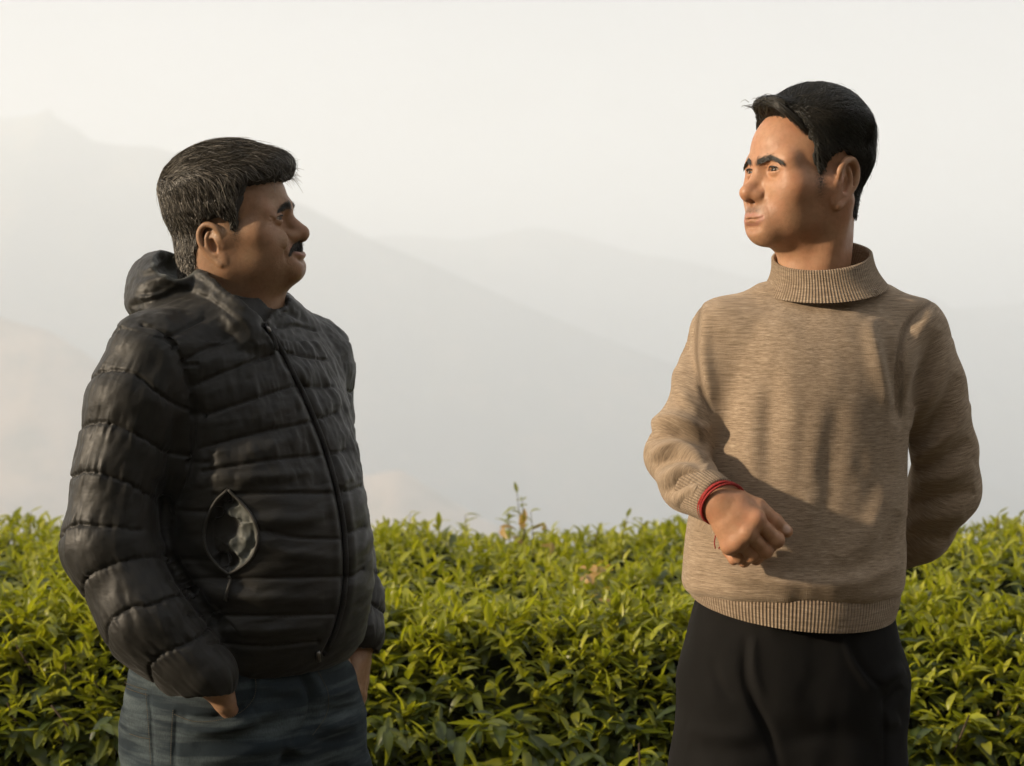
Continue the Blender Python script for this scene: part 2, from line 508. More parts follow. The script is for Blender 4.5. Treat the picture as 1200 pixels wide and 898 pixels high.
def tube_mesh(pts, rad, sides=6, closed=False):
    P = np.asarray(pts, float); n = len(P); rad = np.broadcast_to(rad, (n,))
    T = np.gradient(P, axis=0) if not closed else np.roll(P, -1, 0) - np.roll(P, 1, 0)
    T /= np.linalg.norm(T, axis=1, keepdims=True) + 1e-12
    up = np.array((0.13, 0.21, 0.97)); A = np.cross(T, up); A /= np.linalg.norm(A, axis=1, keepdims=True) + 1e-12
    B = np.cross(T, A)
    ang = 2 * np.pi * np.arange(sides) / sides
    V = P[:, None] + rad[:, None, None] * (np.cos(ang)[None, :, None] * A[:, None] + np.sin(ang)[None, :, None] * B[:, None])
    F = []
    for i in range(n if closed else n - 1):
        for j in range(sides):
            a, b = i * sides + j, i * sides + (j + 1) % sides
            c, d = ((i + 1) % n) * sides + (j + 1) % sides, ((i + 1) % n) * sides + j
            F.append((a, b, c, d))
    V = V.reshape(-1, 3)
    if not closed:
        F.append(tuple(range(sides))[::-1]); F.append(tuple((n - 1) * sides + j for j in range(sides)))
    return V, F
class MB:
    """collects pieces that belong to ONE part"""
    def __init__(self): self.v, self.f, self.k = [], [], 0
    def add(self, V, F):
        self.v.append(np.asarray(V, float)); self.f += [tuple(int(i) + self.k for i in f) for f in F]; self.k += len(V); return self
    def build(self, name, mat, parent=None, smooth=True, attrs=None): return mesh_obj(name, np.concatenate(self.v), self.f, mat, parent, smooth, attrs)

# ------------------------------------------------------------------ heads
# local head frame: x = the person's left, y = backwards (face looks along -y), z = up; origin between the ear holes
def build_head(q, h=0.0014):
    """q = dict of facial measures; returns the distance field of head, ears and neck"""
    v = Vol((-0.105, -0.15, -0.25), (0.105, 0.140, 0.180), h)
    w = q['w']                                                     # width factor
    v.add(f_ell((0, 0.012 - q['skull'] / 2, 0.050), (0.076 * w, 0.098 - q['skull'] / 2, 0.080)))      # skull
    v.add(f_ell((0, -0.030, 0.048), (0.060 * w, 0.066, 0.062)), 0.03)   # forehead
    v.add(f_ell((0, -0.030, -0.020), (0.061 * w, 0.064, 0.070)), 0.035) # mid face
    gx, gy, gz = q['gonion']
    cx, cy, cz = q['chin']
    v.add(mirror(f_cone((gx, gy, gz), (0.014, cy + 0.020, cz + 0.008), q['jaw_r'], 0.019)), 0.03)
    v.add(f_ell((0, cy + 0.055, cz + 0.020), ((0.046 if q['jowl'] else 0.041) * w, 0.045, 0.032)), 0.03)
    v.add(mirror(f_cone((0.062 * w, 0.0, -0.015), (gx, gy, gz), 0.014, q['jaw_r'] * 0.9)), 0.03)
    v.add(f_ell((0, cy + 0.017, cz), (0.022, 0.018, 0.018)), 0.018)     # chin
    ck = q['cheek']
    v.add(mirror(f_ell((0.047 * w, -0.060, -0.010), (0.020, 0.020, 0.018))), 0.03)
    if ck > 0: v.add(mirror(f_ell((0.040, -0.070, -0.028), (0.019, 0.017 + 0.004 * ck, 0.019))), 0.018)  # smiling cheek
    if q['jowl'] > 0: v.add(mirror(f_ell((0.040 * w, -0.036, cz + 0.018), (0.022, 0.036, 0.024))), 0.025)
    v.add(mirror(f_cone((0.050 * w, -0.072, 0.030), (0.056 * w, -0.058, -0.006), 0.009, 0.010)), 0.02)    # outer rim of the orbit
    v.add(mirror(f_cone((0.055 * w, -0.055, -0.008), (0.066 * w, -0.005, -0.002), 0.010, 0.010)), 0.025)  # cheekbone back to the ear
    v.add(mirror(f_ell((0.044 * w, -0.034, -0.034), (0.020, 0.040, 0.036))), 0.025)
    # brow ridge, eye sockets
    by = q['brow_y']
    v.add(mirror(f_cone((0.010, by + 0.012, q['brow'][0][2] - 0.001), (0.046, by + 0.030, q['brow'][2][2] - 0.002), 0.0115, 0.010)), 0.016)
    v.add(f_ell((0, by + 0.014, 0.030), (0.012, 0.013, 0.014)), 0.012)
    ex, ey, ez = q['eye']
    v.cut(mirror(f_ell((ex - 0.001, ey - 0.025, ez - 0.001), (0.021, 0.017, 0.0125))), 0.014)
    # nose
    sy, sz = q['sellion']; ty, tz = q['tip']
    v.add(f_cone((0, sy + 0.010, sz), (0, ty + 0.0125, tz + 0.002), 0.0085, q['tip_r']), 0.010)
    v.add(f_ell((0, ty + q['tip_r'], tz), (q['tip_r'] * 1.02, q['tip_r'], q['tip_r'] * 0.92)), 0.006)
    v.add(mirror(f_ell((q['ala'], ty + 0.0265, tz - 0.0035), (0.0080, 0.0130, 0.0088))), 0.010)
    v.add(f_cone((0, ty + 0.010, tz - 0.008), (0, ty + 0.026, tz - 0.010), 0.004, 0.005), 0.005)
    v.cut(mirror(f_ell((0.0068, ty + 0.017, tz - 0.0135), (0.0036, 0.0065, 0.0050))), 0.003)
    # muzzle and lips
    my, mz = q['mouth']; mw = q['mouth_w']
    v.add(f_ell((0, my + 0.026, mz + 0.004), (0.027, 0.025, 0.022)), 0.024)
    if q['jowl'] == 0: v.cut(f_ell((0, my - 0.004, (mz - 0.012 + cz) / 2 + 0.003), (0.020, 0.0085 if q['jowl'] == 0 else 0.003, 0.006)), 0.010)      # dip under the lip
    # eyelids: a cap over the ball, opened by a slit
    er = 0.0122
    ey_in = 0.0
    v.add(mirror(f_ell((ex, ey, ez), (er + 0.0034, er + 0.0028, er + 0.0028))), 0.005)
    lid = q['lid']
    v.add(mirror(f_cone((ex - 0.012, ey - 0.008, ez + 0.0075), (ex + 0.014, ey - 0.004, ez + 0.0045), 0.0042, 0.0042)), 0.005)   # upper lid fold
    c = curve([(ex - 0.0108, ey - 0.0100, ez - 0.0020), (ex - 0.005, ey - 0.0145, ez + 0.0002), (ex + 0.003, ey - 0.0145, ez + 0.0004), (ex + 0.0112, ey - 0.0085, ez + 0.0006)], 9)
    for i in range(len(c) - 1):
        r0 = [lid * (0.35 + 0.65 * math.sin(math.pi * min(1, (j + 0.6) / (len(c) + 0.2)))) for j in (i, i + 1)]
        v.cut(mirror(f_cone(c[i] + V3(0, -0.001, 0), c[i + 1] + V3(0, -0.001, 0), *r0)), 0.0012)
    v.cut(mirror(f_ell((ex, ey, ez), (er + 0.0002, er + 0.0002, er + 0.0002))), 0.0)
    # neck
    nk = q['neck']
    v.add(f_cone((0, 0.022 - q['nape'], -0.030), (0, 0.030 + q['neck_back'] - q['nape'], -0.30), nk, nk * 1.08), 0.03)
    v.add(f_ell((0, 0.040 - q['nape'], -0.060), (nk * 0.9, 0.040, 0.09)), 0.03)
    v.add(mirror(f_cone((0.058, 0.022, -0.020), (0.018, -0.020 + q['neck_back'], -0.24), 0.015, 0.013)), 0.020)   # neck muscle
    v.add(f_ell((0, -0.020 + q['neck_back'] * 0.5, -0.140), (0.013, 0.014, 0.02)), 0.03)
    if q['jowl'] > 0: v.add(f_cone((0, -0.016, -0.075), (0, -0.010, -0.22), 0.052, 0.056), 0.03)
    if q['jowl'] > 0: v.add(f_ell((0, -0.026, cz - 0.006), (0.044, 0.048, 0.022)), 0.03)     # soft under-chin
    # ears
    for s in (-1, 1): ear(v, s, q)
    return v
def ear(v, s, q):
    ox, oy, oz = q['ear']
    A = rot_z(s * R(q['ear_out'])) @ rot_x(R(q['ear_tilt']))
    S = q['ear_s']
    def E(n, b, u): return V3(s * ox, oy, oz) + A @ V3(s * (n * 1.35 if n > 0 else n) * S, b * S, u * S)      # n out of the head, b backwards, u up
    def tube(pts, r0, r1, k=0.003):
        c = curve([E(*p) for p in pts], 36)
        for i in range(len(c) - 1):
            a, b = r0 + (r1 - r0) * i / (len(c) - 1), r0 + (r1 - r0) * (i + 1) / (len(c) - 1)
            v.add(f_cone(c[i], c[i + 1], a * S, b * S), k)
    v.add(f_ell(E(0.004, 0.010, 0.004), (0.0042, 0.0150, 0.0270), A), 0.004)
    v.add(f_ell(E(0.003, 0.004, -0.020), (0.0048, 0.0085, 0.0115), A), 0.006)
    v.add(f_cone(E(-0.008, 0.006, 0.004), E(0.002, 0.008, 0.002), 0.015, 0.013), 0.005)
    tube([(0.004, -0.003, 0.004), (0.006, -0.006, 0.016), (0.008, -0.001, 0.027), (0.0095, 0.011, 0.0325), (0.0105, 0.0225, 0.025), (0.0105, 0.0255, 0.010), (0.008, 0.020, -0.006), (0.006, 0.013, -0.018), (0.005, 0.006, -0.027)], 0.0032, 0.0040)
    v.cut(f_ell(E(0.0085, 0.009, 0.001), (0.0075, 0.0082, 0.0130), A), 0.003)                  # bowl
    v.cut(f_ell(E(0.0095, 0.005, 0.020), (0.0040, 0.0050, 0.0060), A), 0.003)
    tube([(0.0065, 0.011, 0.022), (0.008, 0.0165, 0.014), (0.0085, 0.018, 0.003), (0.007, 0.0145, -0.008), (0.006, 0.008, -0.0125)], 0.0024, 0.0028, 0.002)   # inner ridge
    v.cut(f_cone(E(0.0105, 0.0185, 0.020), E(0.0105, 0.0220, 0.004), 0.0014, 0.0014), 0.002)
    v.add(f_ell(E(0.0035, -0.0035, -0.002), (0.0040, 0.0045, 0.0060), A), 0.003)               # tragus
    v.cut(f_ell(E(0.002, 0.003, -0.001), (0.006, 0.0035, 0.0045), A), 0.002)

def snap(P, line, n=24, front=True):
    """lay a line onto the face: every point moves to the nearest surface point, first met from the front"""
    L = curve(line, n); out = []
    for p in L:
        d = (P[:, 0] - p[0]) ** 2 + (P[:, 2] - p[2]) ** 2 + 0.15 * (P[:, 1] - p[1]) ** 2
        out.append(P[np.argmin(d)])
    out = np.array(out)
    if len(out) > 4: out[1:-1] = (out[:-2] + 2 * out[1:-1] + out[2:]) / 4
    return out
def crease(P, N, line, w, h, ends=0.5):
    lo, hi = line.min(0) - 4 * w, line.max(0) + 4 * w
    i = np.nonzero(((P > lo) & (P < hi)).all(1))[0]
    d, _, t = poly_dist(P[i], line)
    g = np.exp(-(d / w) ** 2) * (np.clip(np.sin(np.pi * np.clip(t, 0.02, 0.98)), 0, 1) ** ends)
    P = P.copy(); P[i] += N[i] * (h * g)[:, None]
    return P
def face_detail(P, F, q):
    """lips, folds and creases; returns points and masks for lips and stubble"""
    N = normals(P, F)
    my, mz = q['mouth']; mw = q['mouth_w']; ty, tz = q['tip']; ex, ey, ez = q['eye']; g = q['gap']
    def both(pts): return [(-x, y, z) for x, y, z in pts[::-1]] + [p for p in pts if p[0] > 0]
    def side(pts, w, h, ends=0.5):
        nonlocal P
        for s in (-1, 1): P = crease(P, N, snap(P, [(s * x, y, z) for x, y, z in pts], 16), w, h, ends)
    sm = q['smile']
    mouth = snap(P, both([(0, my, mz), (mw * 0.5, my + 0.004, mz - 0.0008 + sm * 0.3), (mw, my + 0.012, mz + sm)]), 30)
    upper = snap(P, both([(0, my, mz + 0.0052 + g / 2), (mw * 0.25, my, mz + 0.0066 + g / 2), (mw * 0.7, my + 0.006, mz + 0.004 + sm * 0.5 + g / 4), (mw, my + 0.012, mz + sm + 0.0008)]), 30)
    lower = snap(P, both([(0, my, mz - 0.0068 - g / 2), (mw * 0.5, my + 0.004, mz - 0.006 + sm * 0.3 - g / 3), (mw * 0.95, my + 0.012, mz + sm - 0.0015)]), 30)
    lipm = np.zeros(len(P))
    for L, w, h in ((upper, 0.0042, q['lip_u']), (lower, 0.0050, q['lip_l'])):
        d, _, t = poly_dist(P, L); lipm = np.maximum(lipm, np.exp(-(d / (w * 0.72)) ** 4))
        P = crease(P, N, L, w, h, 0.7)
    P = crease(P, N, mouth, 0.0016 + g * 0.42, -0.0036 - g * 0.45, 0.45)
    dm, _, tm = poly_dist(P, mouth); line_m = np.exp(-(dm / 0.0013) ** 2) * np.clip(np.sin(np.pi * tm) * 3, 0, 1)
    if q['jowl'] > 0: P = crease(P, N, snap(P, both([(0, my, mz - 0.0165), (0.012, my, mz - 0.0160), (0.024, my + 0.008, mz - 0.011)]), 16), 0.0042, -0.0042, 0.5)
    P = crease(P, N, snap(P, [(0, ty + 0.015, tz - 0.014), (0, my, mz + 0.010)], 8), 0.0032, -0.0014, 0.4)   # groove under the nose
    side([(q['ala'] + 0.0070, ty + 0.022, tz + 0.010), (q['ala'] + 0.0095, ty + 0.032, tz + 0.002), (q['ala'] + 0.0070, ty + 0.034, tz - 0.010)], 0.0026, -0.0018)   # round the nostril wing
    fo = q['fold']
    side([(q['ala'] + 0.0085, ty + 0.030, tz + 0.004), (0.030, my + 0.008, mz + 0.020), (mw + 0.010, my + 0.016, mz + 0.004), (mw + 0.010, my + 0.018, mz - 0.012)], 0.0034, -0.0020 * fo, 0.6)
    if q['cheek'] > 0:
        side([(q['ala'] + 0.015, ty + 0.032, tz + 0.008), (0.038, my + 0.010, mz + 0.022), (mw + 0.018, my + 0.016, mz + 0.006)], 0.009, 0.0075, 0.6)
        for dz in (0.004, -0.001, -0.006): side([(ex + 0.017, ey, ez - 0.001 + dz * 0.4), (ex + 0.026, ey + 0.010, ez - 0.002 + dz * 1.5)], 0.0018, -0.0012)
    side([(ex - 0.014, ey - 0.010, ez + 0.004), (ex - 0.003, ey - 0.014, ez + 0.0105), (ex + 0.008, ey - 0.012, ez + 0.0100), (ex + 0.017, ey - 0.004, ez + 0.004)], 0.0018, -0.0016)   # lid crease
    side([(ex - 0.013, ey - 0.010, ez - 0.007), (ex, ey - 0.012, ez - 0.0125), (ex + 0.013, ey - 0.008, ez - 0.010)], 0.0026, -0.0013)                                              # under the eye
    side([(0.0045, q['brow_y'], 0.040), (0.0050, q['brow_y'], 0.028)], 0.0020, -0.0010)
    x, y, z = P.T
    front = np.clip((-0.025 - y) / 0.03, 0, 1)
    beard = np.clip((-0.028 - z) / 0.02, 0, 1) * front * np.clip((z + 0.125) / 0.02, 0, 1)
    side_ = np.exp(-((np.abs(x) - 0.066) / 0.02) ** 2) * np.clip((-0.005 - z) / 0.02, 0, 1) * np.clip((0.01 - y) / 0.015, 0, 1)
    beard = np.clip(np.maximum(beard * 0.8, side_ * 0.5), 0, 1)
    sb = np.exp(-((y + 0.030) / 0.0085) ** 2) * np.clip((z + 0.030) / 0.03, 0, 1) * np.clip((0.05 - z) / 0.02, 0, 1) * (np.abs(x) > 0.045)
    tache = np.exp(-((z - mz - 0.0135) / 0.0065) ** 2 - (x / 0.023) ** 4) * (y < my + 0.03)
    brow = brow_mask(P, q)
    for s_ in (-1, 1):                                     # lash line along the upper lid
        ln = snap(P, [(s_ * (ex - 0.0110), ey - 0.0105, ez + 0.0002), (s_ * (ex - 0.004), ey - 0.0150, ez + q['lid'] + 0.0010), (s_ * (ex + 0.004), ey - 0.0145, ez + q['lid'] + 0.0010), (s_ * (ex + 0.0120), ey - 0.0090, ez + 0.0010)], 16)
        dl, _, _ = poly_dist(P, ln); brow = np.maximum(brow, 1.3 * np.exp(-(dl / 0.0015) ** 2))
    return P, dict(mline=line_m, sideburn=sb, lip=lipm, beard=beard, tache=tache, brow=brow)
def brow_line(P, q, s):
    b = q['brow']
    return snap(P, [(s * x, y, z) for x, y, z in b], 16)
def brow_mask(P, q):
    m = np.zeros(len(P))
    for s in (-1, 1):
        d, _, t = poly_dist(P, brow_line(P, q, s)); m = np.maximum(m, np.exp(-(d / (0.0052 * (1 - 0.45 * t))) ** 4))
    return m
HEAD_A = dict(w=0.97, skull=0.021, gonion=(0.045, -0.004, -0.045), chin=(0, -0.091, -0.074), jaw_r=0.0125, cheek=0, jowl=0, brow_y=-0.098, eye=(0.0315, -0.0765, 0.016),
              sellion=(-0.0945, 0.016), tip=(-0.1200, -0.0195), tip_r=0.0115, ala=0.0138, mouth=(-0.0948, -0.0575), mouth_w=0.0250, wrap=1.0, smile=0.0022, gap=0.0,
              lip_u=0.0002, lip_l=0.0014, fold=0.15, brow=[(0.0075, -0.106, 0.0262), (0.020, -0.100, 0.0308), (0.034, -0.092, 0.0328), (0.052, -0.075, 0.0265)],
              lash=74, nape=0.013, lid=0.0036, neck=0.0515, neck_back=0.020, ear=(0.070, -0.004, 0.003), ear_out=30, ear_tilt=-12, ear_s=1.27)
HEAD_B = dict(w=1.04, skull=0.018, gonion=(0.055, -0.004, -0.052), chin=(0, -0.107, -0.072), jaw_r=0.018, cheek=1.0, jowl=1, brow_y=-0.105, eye=(0.033, -0.0820, 0.013),
              sellion=(-0.104, 0.016), tip=(-0.127, -0.0155), tip_r=0.0130, ala=0.0150, mouth=(-0.0985, -0.0430), mouth_w=0.029, wrap=1.0, smile=0.0045, gap=0.0035,
              lip_u=0.0014, lip_l=0.0050, fold=1.8, brow=[(0.008, -0.108, 0.0318), (0.022, -0.102, 0.0312), (0.038, -0.090, 0.0250), (0.049, -0.078, 0.0175)],
              lash=50, nape=0.0, lid=0.0036, neck=0.064, neck_back=0.022, ear=(0.073, -0.004, -0.016), ear_out=20, ear_tilt=-8, ear_s=1.15)

# ------------------------------------------------------------------ skin, hair, cloth
def skin_material(name, base, red, dark, beard_c, lip_c):
    m = NT(name); c = m.coord('Object')
    n1 = m.noise(c, 22, 5, 0.6); n2 = m.noise(c, 130, 4, 0.6); n3 = m.noise(c, 420, 3, 0.6)
    col = m.mix(m.maprange(n1, 0.35, 0.65, 0, 1.0), base, red)
    col = m.mix(m.maprange(n2, 0.45, 0.72, 0, 0.7), col, dark)
    col = m.mix(m.math('MULTIPLY', m.attr('beard'), m.maprange(n3, 0.3, 0.7, 0.35, 0.85)), col, beard_c)
    col = m.mix(m.math('MULTIPLY', m.attr('tache'), m.maprange(n3, 0.3, 0.7, 0.5, 1.0)), col, (beard_c[0] * 0.6, beard_c[1] * 0.6, beard_c[2] * 0.6))
    col = m.mix(m.math('MULTIPLY', m.attr('sideburn'), m.maprange(n3, 0.35, 0.6, 0.25, 0.95)), col, (0.025, 0.019, 0.014))
    col = m.mix(m.math('MULTIPLY', m.attr('brow'), 0.55), col, (0.03, 0.02, 0.014))
    col = m.mix(m.math('MULTIPLY', m.attr('lip'), 0.75), col, lip_c)
    col = m.mix(m.math('MULTIPLY', m.attr('mline'), 0.8), col, (0.07, 0.025, 0.018))
    col = m.mix(m.attr('nail'), col, (0.62, 0.42, 0.33))
    m.col(col)
    m.p(Roughness=m.maprange(n2, 0.3, 0.7, 0.40, 0.58), Subsurface_Weight=0.07, Subsurface_Radius=(0.012, 0.005, 0.0025), Subsurface_Scale=0.5, Specular_IOR_Level=0.36)
    h = m.math('ADD', m.math('MULTIPLY', n3, 0.5), m.math('MULTIPLY', n2, 0.8))
    m.bump(h, 0.45, 0.0012)
    return m.m
def hair_material(name, dark, light, grey, grey_amount):
    m = NT(name)
    r = m.attr('rnd')
    col = m.mix(r, dark, light)
    col = m.mix(m.maprange(m.attr('rnd2'), 1 - grey_amount, 1.0 - grey_amount + 0.08, 0, 1), col, grey)
    m.col(col); m.p(Roughness=m.maprange(m.attr('cap'), 0, 1, 0.36, 0.8), Specular_IOR_Level=0.5)
    return m.m
def strands(v, S, flow, L, steps, lift, r0, r1, rs, jitter=0.25, curl=0.0):
    """walk hair strands over the surface of distance field v; S start points, L lengths; returns V, F, rnd"""
    n = len(S); P = S.copy(); pts = [P.copy()]
    jit = rs.normal(0, jitter, (n, 3)); lf = lift * (0.4 + 1.2 * rs.random(n))
    for k in range(1, steps):
        g = v.grad(P)
        d = flow(P) + jit + curl * rs.normal(0, 1, (n, 3))
        d -= g * np.einsum('ij,ij->i', d, g)[:, None]
        d /= np.linalg.norm(d, axis=1, keepdims=True) + 1e-9
        P = P + d * (L / (steps - 1))[:, None]
        t = k / (steps - 1)
        P = P - v.grad(P) * (v.sample(P) - lf * (math.sin(min(1, t * 1.4) * math.pi * 0.5)) - 0.0002)[:, None]
        pts.append(P.copy())
    A = np.stack(pts, 1); T = np.diff(A, axis=1); T /= np.linalg.norm(T, axis=2, keepdims=True) + 1e-9
    ok = (np.einsum('ijk,ijk->ij', T[:, 1:], T[:, :-1]).min(1) > 0.45)
    return ribbon(A[ok], r0, r1, rs)
def ribbon(A, r0, r1, rs):
    n, k, _ = A.shape
    T = np.gradient(A, axis=1); T /= np.linalg.norm(T, axis=2, keepdims=True) + 1e-9
    ref = np.array((0.3, 0.5, 0.81)); B = np.cross(T, ref); B /= np.linalg.norm(B, axis=2, keepdims=True) + 1e-9
    C = np.cross(T, B)
    rad = (r0 + (r1 - r0) * np.linspace(0, 1, k) ** 1.5)[None, :, None] * (0.7 + 0.6 * rs.random((n, 1, 1)))
    ring = [A + rad * (math.cos(a) * B + math.sin(a) * C) for a in (0, 2.094, 4.189)]
    V = np.stack(ring, 2).reshape(-1, 3)
    b = (np.arange(n)[:, None, None] * k + np.arange(k - 1)[None, :, None]) * 3
    j = np.arange(3)[None, None, :]; j2 = (j + 1) % 3
    F = np.stack([b + j, b + j2, b + 3 + j2, b + 3 + j], -1).reshape(-1, 4)
    rr = np.repeat(rs.random(n), k * 3); r2 = np.repeat(rs.random(n), k * 3)
    return V, F, rr, r2
def sstep(x, a, b):
    t = np.clip((x - a) / (b - a), 0, 1); return t * t * (3 - 2 * t)
def poly_sd(y, z, poly):
    """signed distance (positive inside) of points to a closed 2D polygon"""
    shp = np.broadcast(y, z).shape
    Q = np.stack([np.broadcast_to(y, shp).ravel(), np.broadcast_to(z, shp).ravel()], 1)
    L = np.array(list(poly) + [poly[0]], float)
    d, _, _ = poly_dist(Q, L)
    ins = np.zeros(len(Q), bool)
    for i in range(len(L) - 1):
        (x1, y1), (x2, y2) = L[i], L[i + 1]
        c = ((y1 > Q[:, 1]) != (y2 > Q[:, 1])) & (Q[:, 0] < (x2 - x1) * (Q[:, 1] - y1) / (y2 - y1 + 1e-12) + x1)
        ins ^= c
    return np.where(ins, d, -d).reshape(shp)
def join_parts(parts):
    """several vertex/face/attribute sets into one mesh"""
    V, F, k, keys = [], [], 0, sorted({a for p in parts for a in p[2]})
    at_ = {a: [] for a in keys}
    for v, f, a in parts:
        V.append(v); F.append(f + k); k += len(v)
        for key in keys: at_[key].append(a[key] if key in a else np.zeros(len(v)))
    return np.concatenate(V), np.concatenate(F), {a: np.concatenate(b) for a, b in at_.items()}
def eyeball(name, c, aim, parent, iris_c):
    """white ball, iris and pupil as discs of one mesh with three materials, looking along aim"""
    r = 0.0120; aim = aim / np.linalg.norm(aim)
    a = np.cross(aim, (0, 0, 1.0)); a /= np.linalg.norm(a); b = np.cross(a, aim)
    th = np.array([0.0, 0.13, 0.19, 0.26, 0.40, 0.46, 0.52] + list(np.linspace(0.65, math.pi, 14))); ns = 28
    V, F, mi = [], [], []
    for t in th:
        rr = r + (0.0006 * math.exp(-(t / 0.4) ** 2))
        for j in range(ns):
            p = 2 * math.pi * j / ns
            V.append(c + rr * (math.cos(t) * aim + math.sin(t) * (math.cos(p) * a + math.sin(p) * b)))
    for i in range(len(th) - 1):
        for j in range(ns):
            F.append((i * ns + j, i * ns + (j + 1) % ns, (i + 1) * ns + (j + 1) % ns, (i + 1) * ns + j)); mi.append(0 if th[i] >= 0.46 else (2 if th[i + 1] <= 0.20 else 1))
    mats = []
    for nm, col in (('eye_white', (0.32, 0.27, 0.23)), ('iris', iris_c), ('pupil', (0.006, 0.005, 0.004))):
        m = NT(nm); m.col(col); m.p(Roughness=0.3, Specular_IOR_Level=0.25); mats.append(m.m)
    o = mesh_obj(name, V, F, mats, parent)
    o.data.polygons.foreach_set('material_index', mi)
    return o
def lash_part(q, RM, O, root, off, mat):
    ex, ey, ez = q['eye']; rr = 0.0122 + 0.0034
    for s in (-1, 1):
        az = np.radians(np.linspace(-58, q['lash'], 15)); el = np.arcsin((q['lid'] + 0.0006) / rr) * np.clip(np.cos(az * 1.0), 0, 1) + 0.02 - 0.10 * np.clip(az - 0.9, 0, 1)
        P = np.stack([s * (ex + rr * np.sin(az) * np.cos(el)), ey - rr * np.cos(az) * np.cos(el), ez + rr * np.sin(el)], 1)
        V, F = tube_mesh(P, 0.0011 * np.clip(np.sin(np.linspace(0.25, np.pi - 0.1, 15)), 0.25, 1), 6)
        put('eyelashes', np.asarray(V) @ RM.T + O, F, mat, root, off=off)
def on_surface(line, P, N, n=40, lift=0.001):
    """lay a line drawn in photo px onto the camera side of a surface"""
    u, v = to_px(P); L = curve(line, n); out = []
    ok = np.nonzero(N[:, 1] < 0.35)[0]
    for p in L:
        d = (u[ok] - p[0]) ** 2 + (v[ok] - p[1]) ** 2
        c = ok[np.argsort(d)[:6]]; c = c[np.argmin(P[c, 1])]
        out.append(at(p[0], p[1], P[c, 1]) + N[c] * lift)
    out = np.array(out)
    for _ in range(2): out[1:-1] = (out[:-2] + 2 * out[1:-1] + out[2:]) / 4
    return out

# ------------------------------------------------------------------ man in the beige sweater
YA = 2.5
person_a = empty('person', tuple(at(935, 640, YA)[:2]) + (0.0,))
tag(person_a, 'clean-shaven man in a beige knit sweater and black trousers, one arm behind his back', 'person')
PA = np.array(person_a.location)
def put(name, V, F, mat, parent=None, attrs=None, root=None, off=None, smooth=True):
    """a part built in world coordinates, stored relative to the person it belongs to"""
    return mesh_obj(name, np.asarray(V) - off, F, mat, parent if parent is not None else root, smooth, attrs)
skin_a = skin_material('skin_tan', (0.46, 0.255, 0.145), (0.43, 0.20, 0.11), (0.36, 0.185, 0.10), (0.16, 0.105, 0.07), (0.40, 0.185, 0.14))
RA = (rot_z(R(-66)) @ rot_x(R(-4)) @ rot_y(R(1.5))) * 0.96
ear_px = at(986, 213, 2.437)
OA = ear_px - RA @ V3(HEAD_A['ear'][0] + 0.004, HEAD_A['ear'][1] + 0.010, HEAD_A['ear'][2] + 0.003)
va = build_head(HEAD_A)
Ph, Fh = va.mesh()
Ph, Mh = face_detail(Ph, Fh, HEAD_A)
Mh['beard'] = Mh['beard'] * 0.5; Mh['tache'] = Mh['tache'] * 0.85

def hand_field(h, lo, hi, J, wr):
    """hand from joint positions J: wrist, palm, four fingers (mcp, pip, dip, tip) and thumb (cmc, mcp, ip, tip)"""
    v = Vol(lo, hi, h)
    F4 = J['fingers']
    for i, f in enumerate(F4):
        v.chain([J['wrist'], f[0]], [wr * 0.80, 0.0128 - 0.001 * (i == 3)], 0.012)
    for i in range(3):
        v.add(f_cone(F4[i][0], F4[i + 1][0], 0.0115, 0.0112), 0.006)
        a, b = (J['wrist'] * 0.45 + F4[i][0] * 0.55), (J['wrist'] * 0.45 + F4[i + 1][0] * 0.55)
        v.add(f_cone(a, b, 0.0135, 0.0135), 0.008)
    v.chain([J['elbow'], J['wrist']], [wr * 1.25, wr * 0.96], 0.012)
    th = J['thumb']
    v.chain([J['wrist'] * 0.5 + th[0] * 0.5, th[0], th[1]], [0.014, 0.0155, 0.0120], 0.014)
    fv = Vol(lo, hi, h)
    rr = ((0.0104, 0.0096, 0.0084, 0.0072), (0.0106, 0.0098, 0.0086, 0.0074), (0.0100, 0.0092, 0.0081, 0.0070), (0.0090, 0.0082, 0.0072, 0.0062))
    for f, r in zip(F4, rr):
        g = Vol(lo, hi, h); g.chain(f, r, 0.0, 0.003)
        for p, q in ((f[0], r[0]), (f[1], r[1])): g.add(f_ell(p, (q * 1.16,) * 3), 0.004)
        fv.d = smin(fv.d, g.d, 0.0004)
    g = Vol(lo, hi, h); g.chain([th[1], th[2], th[3]], (0.0120, 0.0102, 0.0086), 0.0, 0.003); g.add(f_ell(th[2], (0.0108,) * 3), 0.003)
    v.d = smin(v.d, fv.d, 0.0035); v.d = smin(v.d, g.d, 0.003)
    return v
hj = lambda x, y, d: at(x, y, 2.325 + d)
JA = dict(elbow=at(812, 571, 2.392), wrist=hj(842, 588, 0.016),
          fingers=[[hj(886, 609, -0.012), hj(910, 633, 0.000), hj(899, 645, 0.026), hj(882, 640, 0.036)],
                   [hj(876, 624, -0.014), hj(897, 645, 0.002), hj(886, 655, 0.026), hj(870, 647, 0.036)],
                   [hj(865, 634, -0.009), hj(882, 650, 0.006), hj(872, 658, 0.028), hj(860, 648, 0.038)],
                   [hj(855, 640, 0.000), hj(867, 652, 0.015), hj(860, 656, 0.032), hj(852, 647, 0.040)]],
          thumb=[hj(866, 588, 0.010), hj(888, 594, 0.008), hj(908, 611, 0.008), hj(922, 623, 0.010)])
vh = hand_field(0.0014, at(775, 545, 2.28) - V3(0, 0, 0.15), V3(*(at(945, 660, 2.47)[:2]), at(800, 535, 2.3)[2]), JA, 0.0255)
Pn, Fn = vh.mesh()
nail_p = JA['thumb'][3] * 0.8 + JA['thumb'][2] * 0.2
nd = Pn - nail_p - V3(0.002, -0.008, 0.002)
nail = np.exp(-(np.linalg.norm(nd, axis=1) / 0.0062) ** 6)
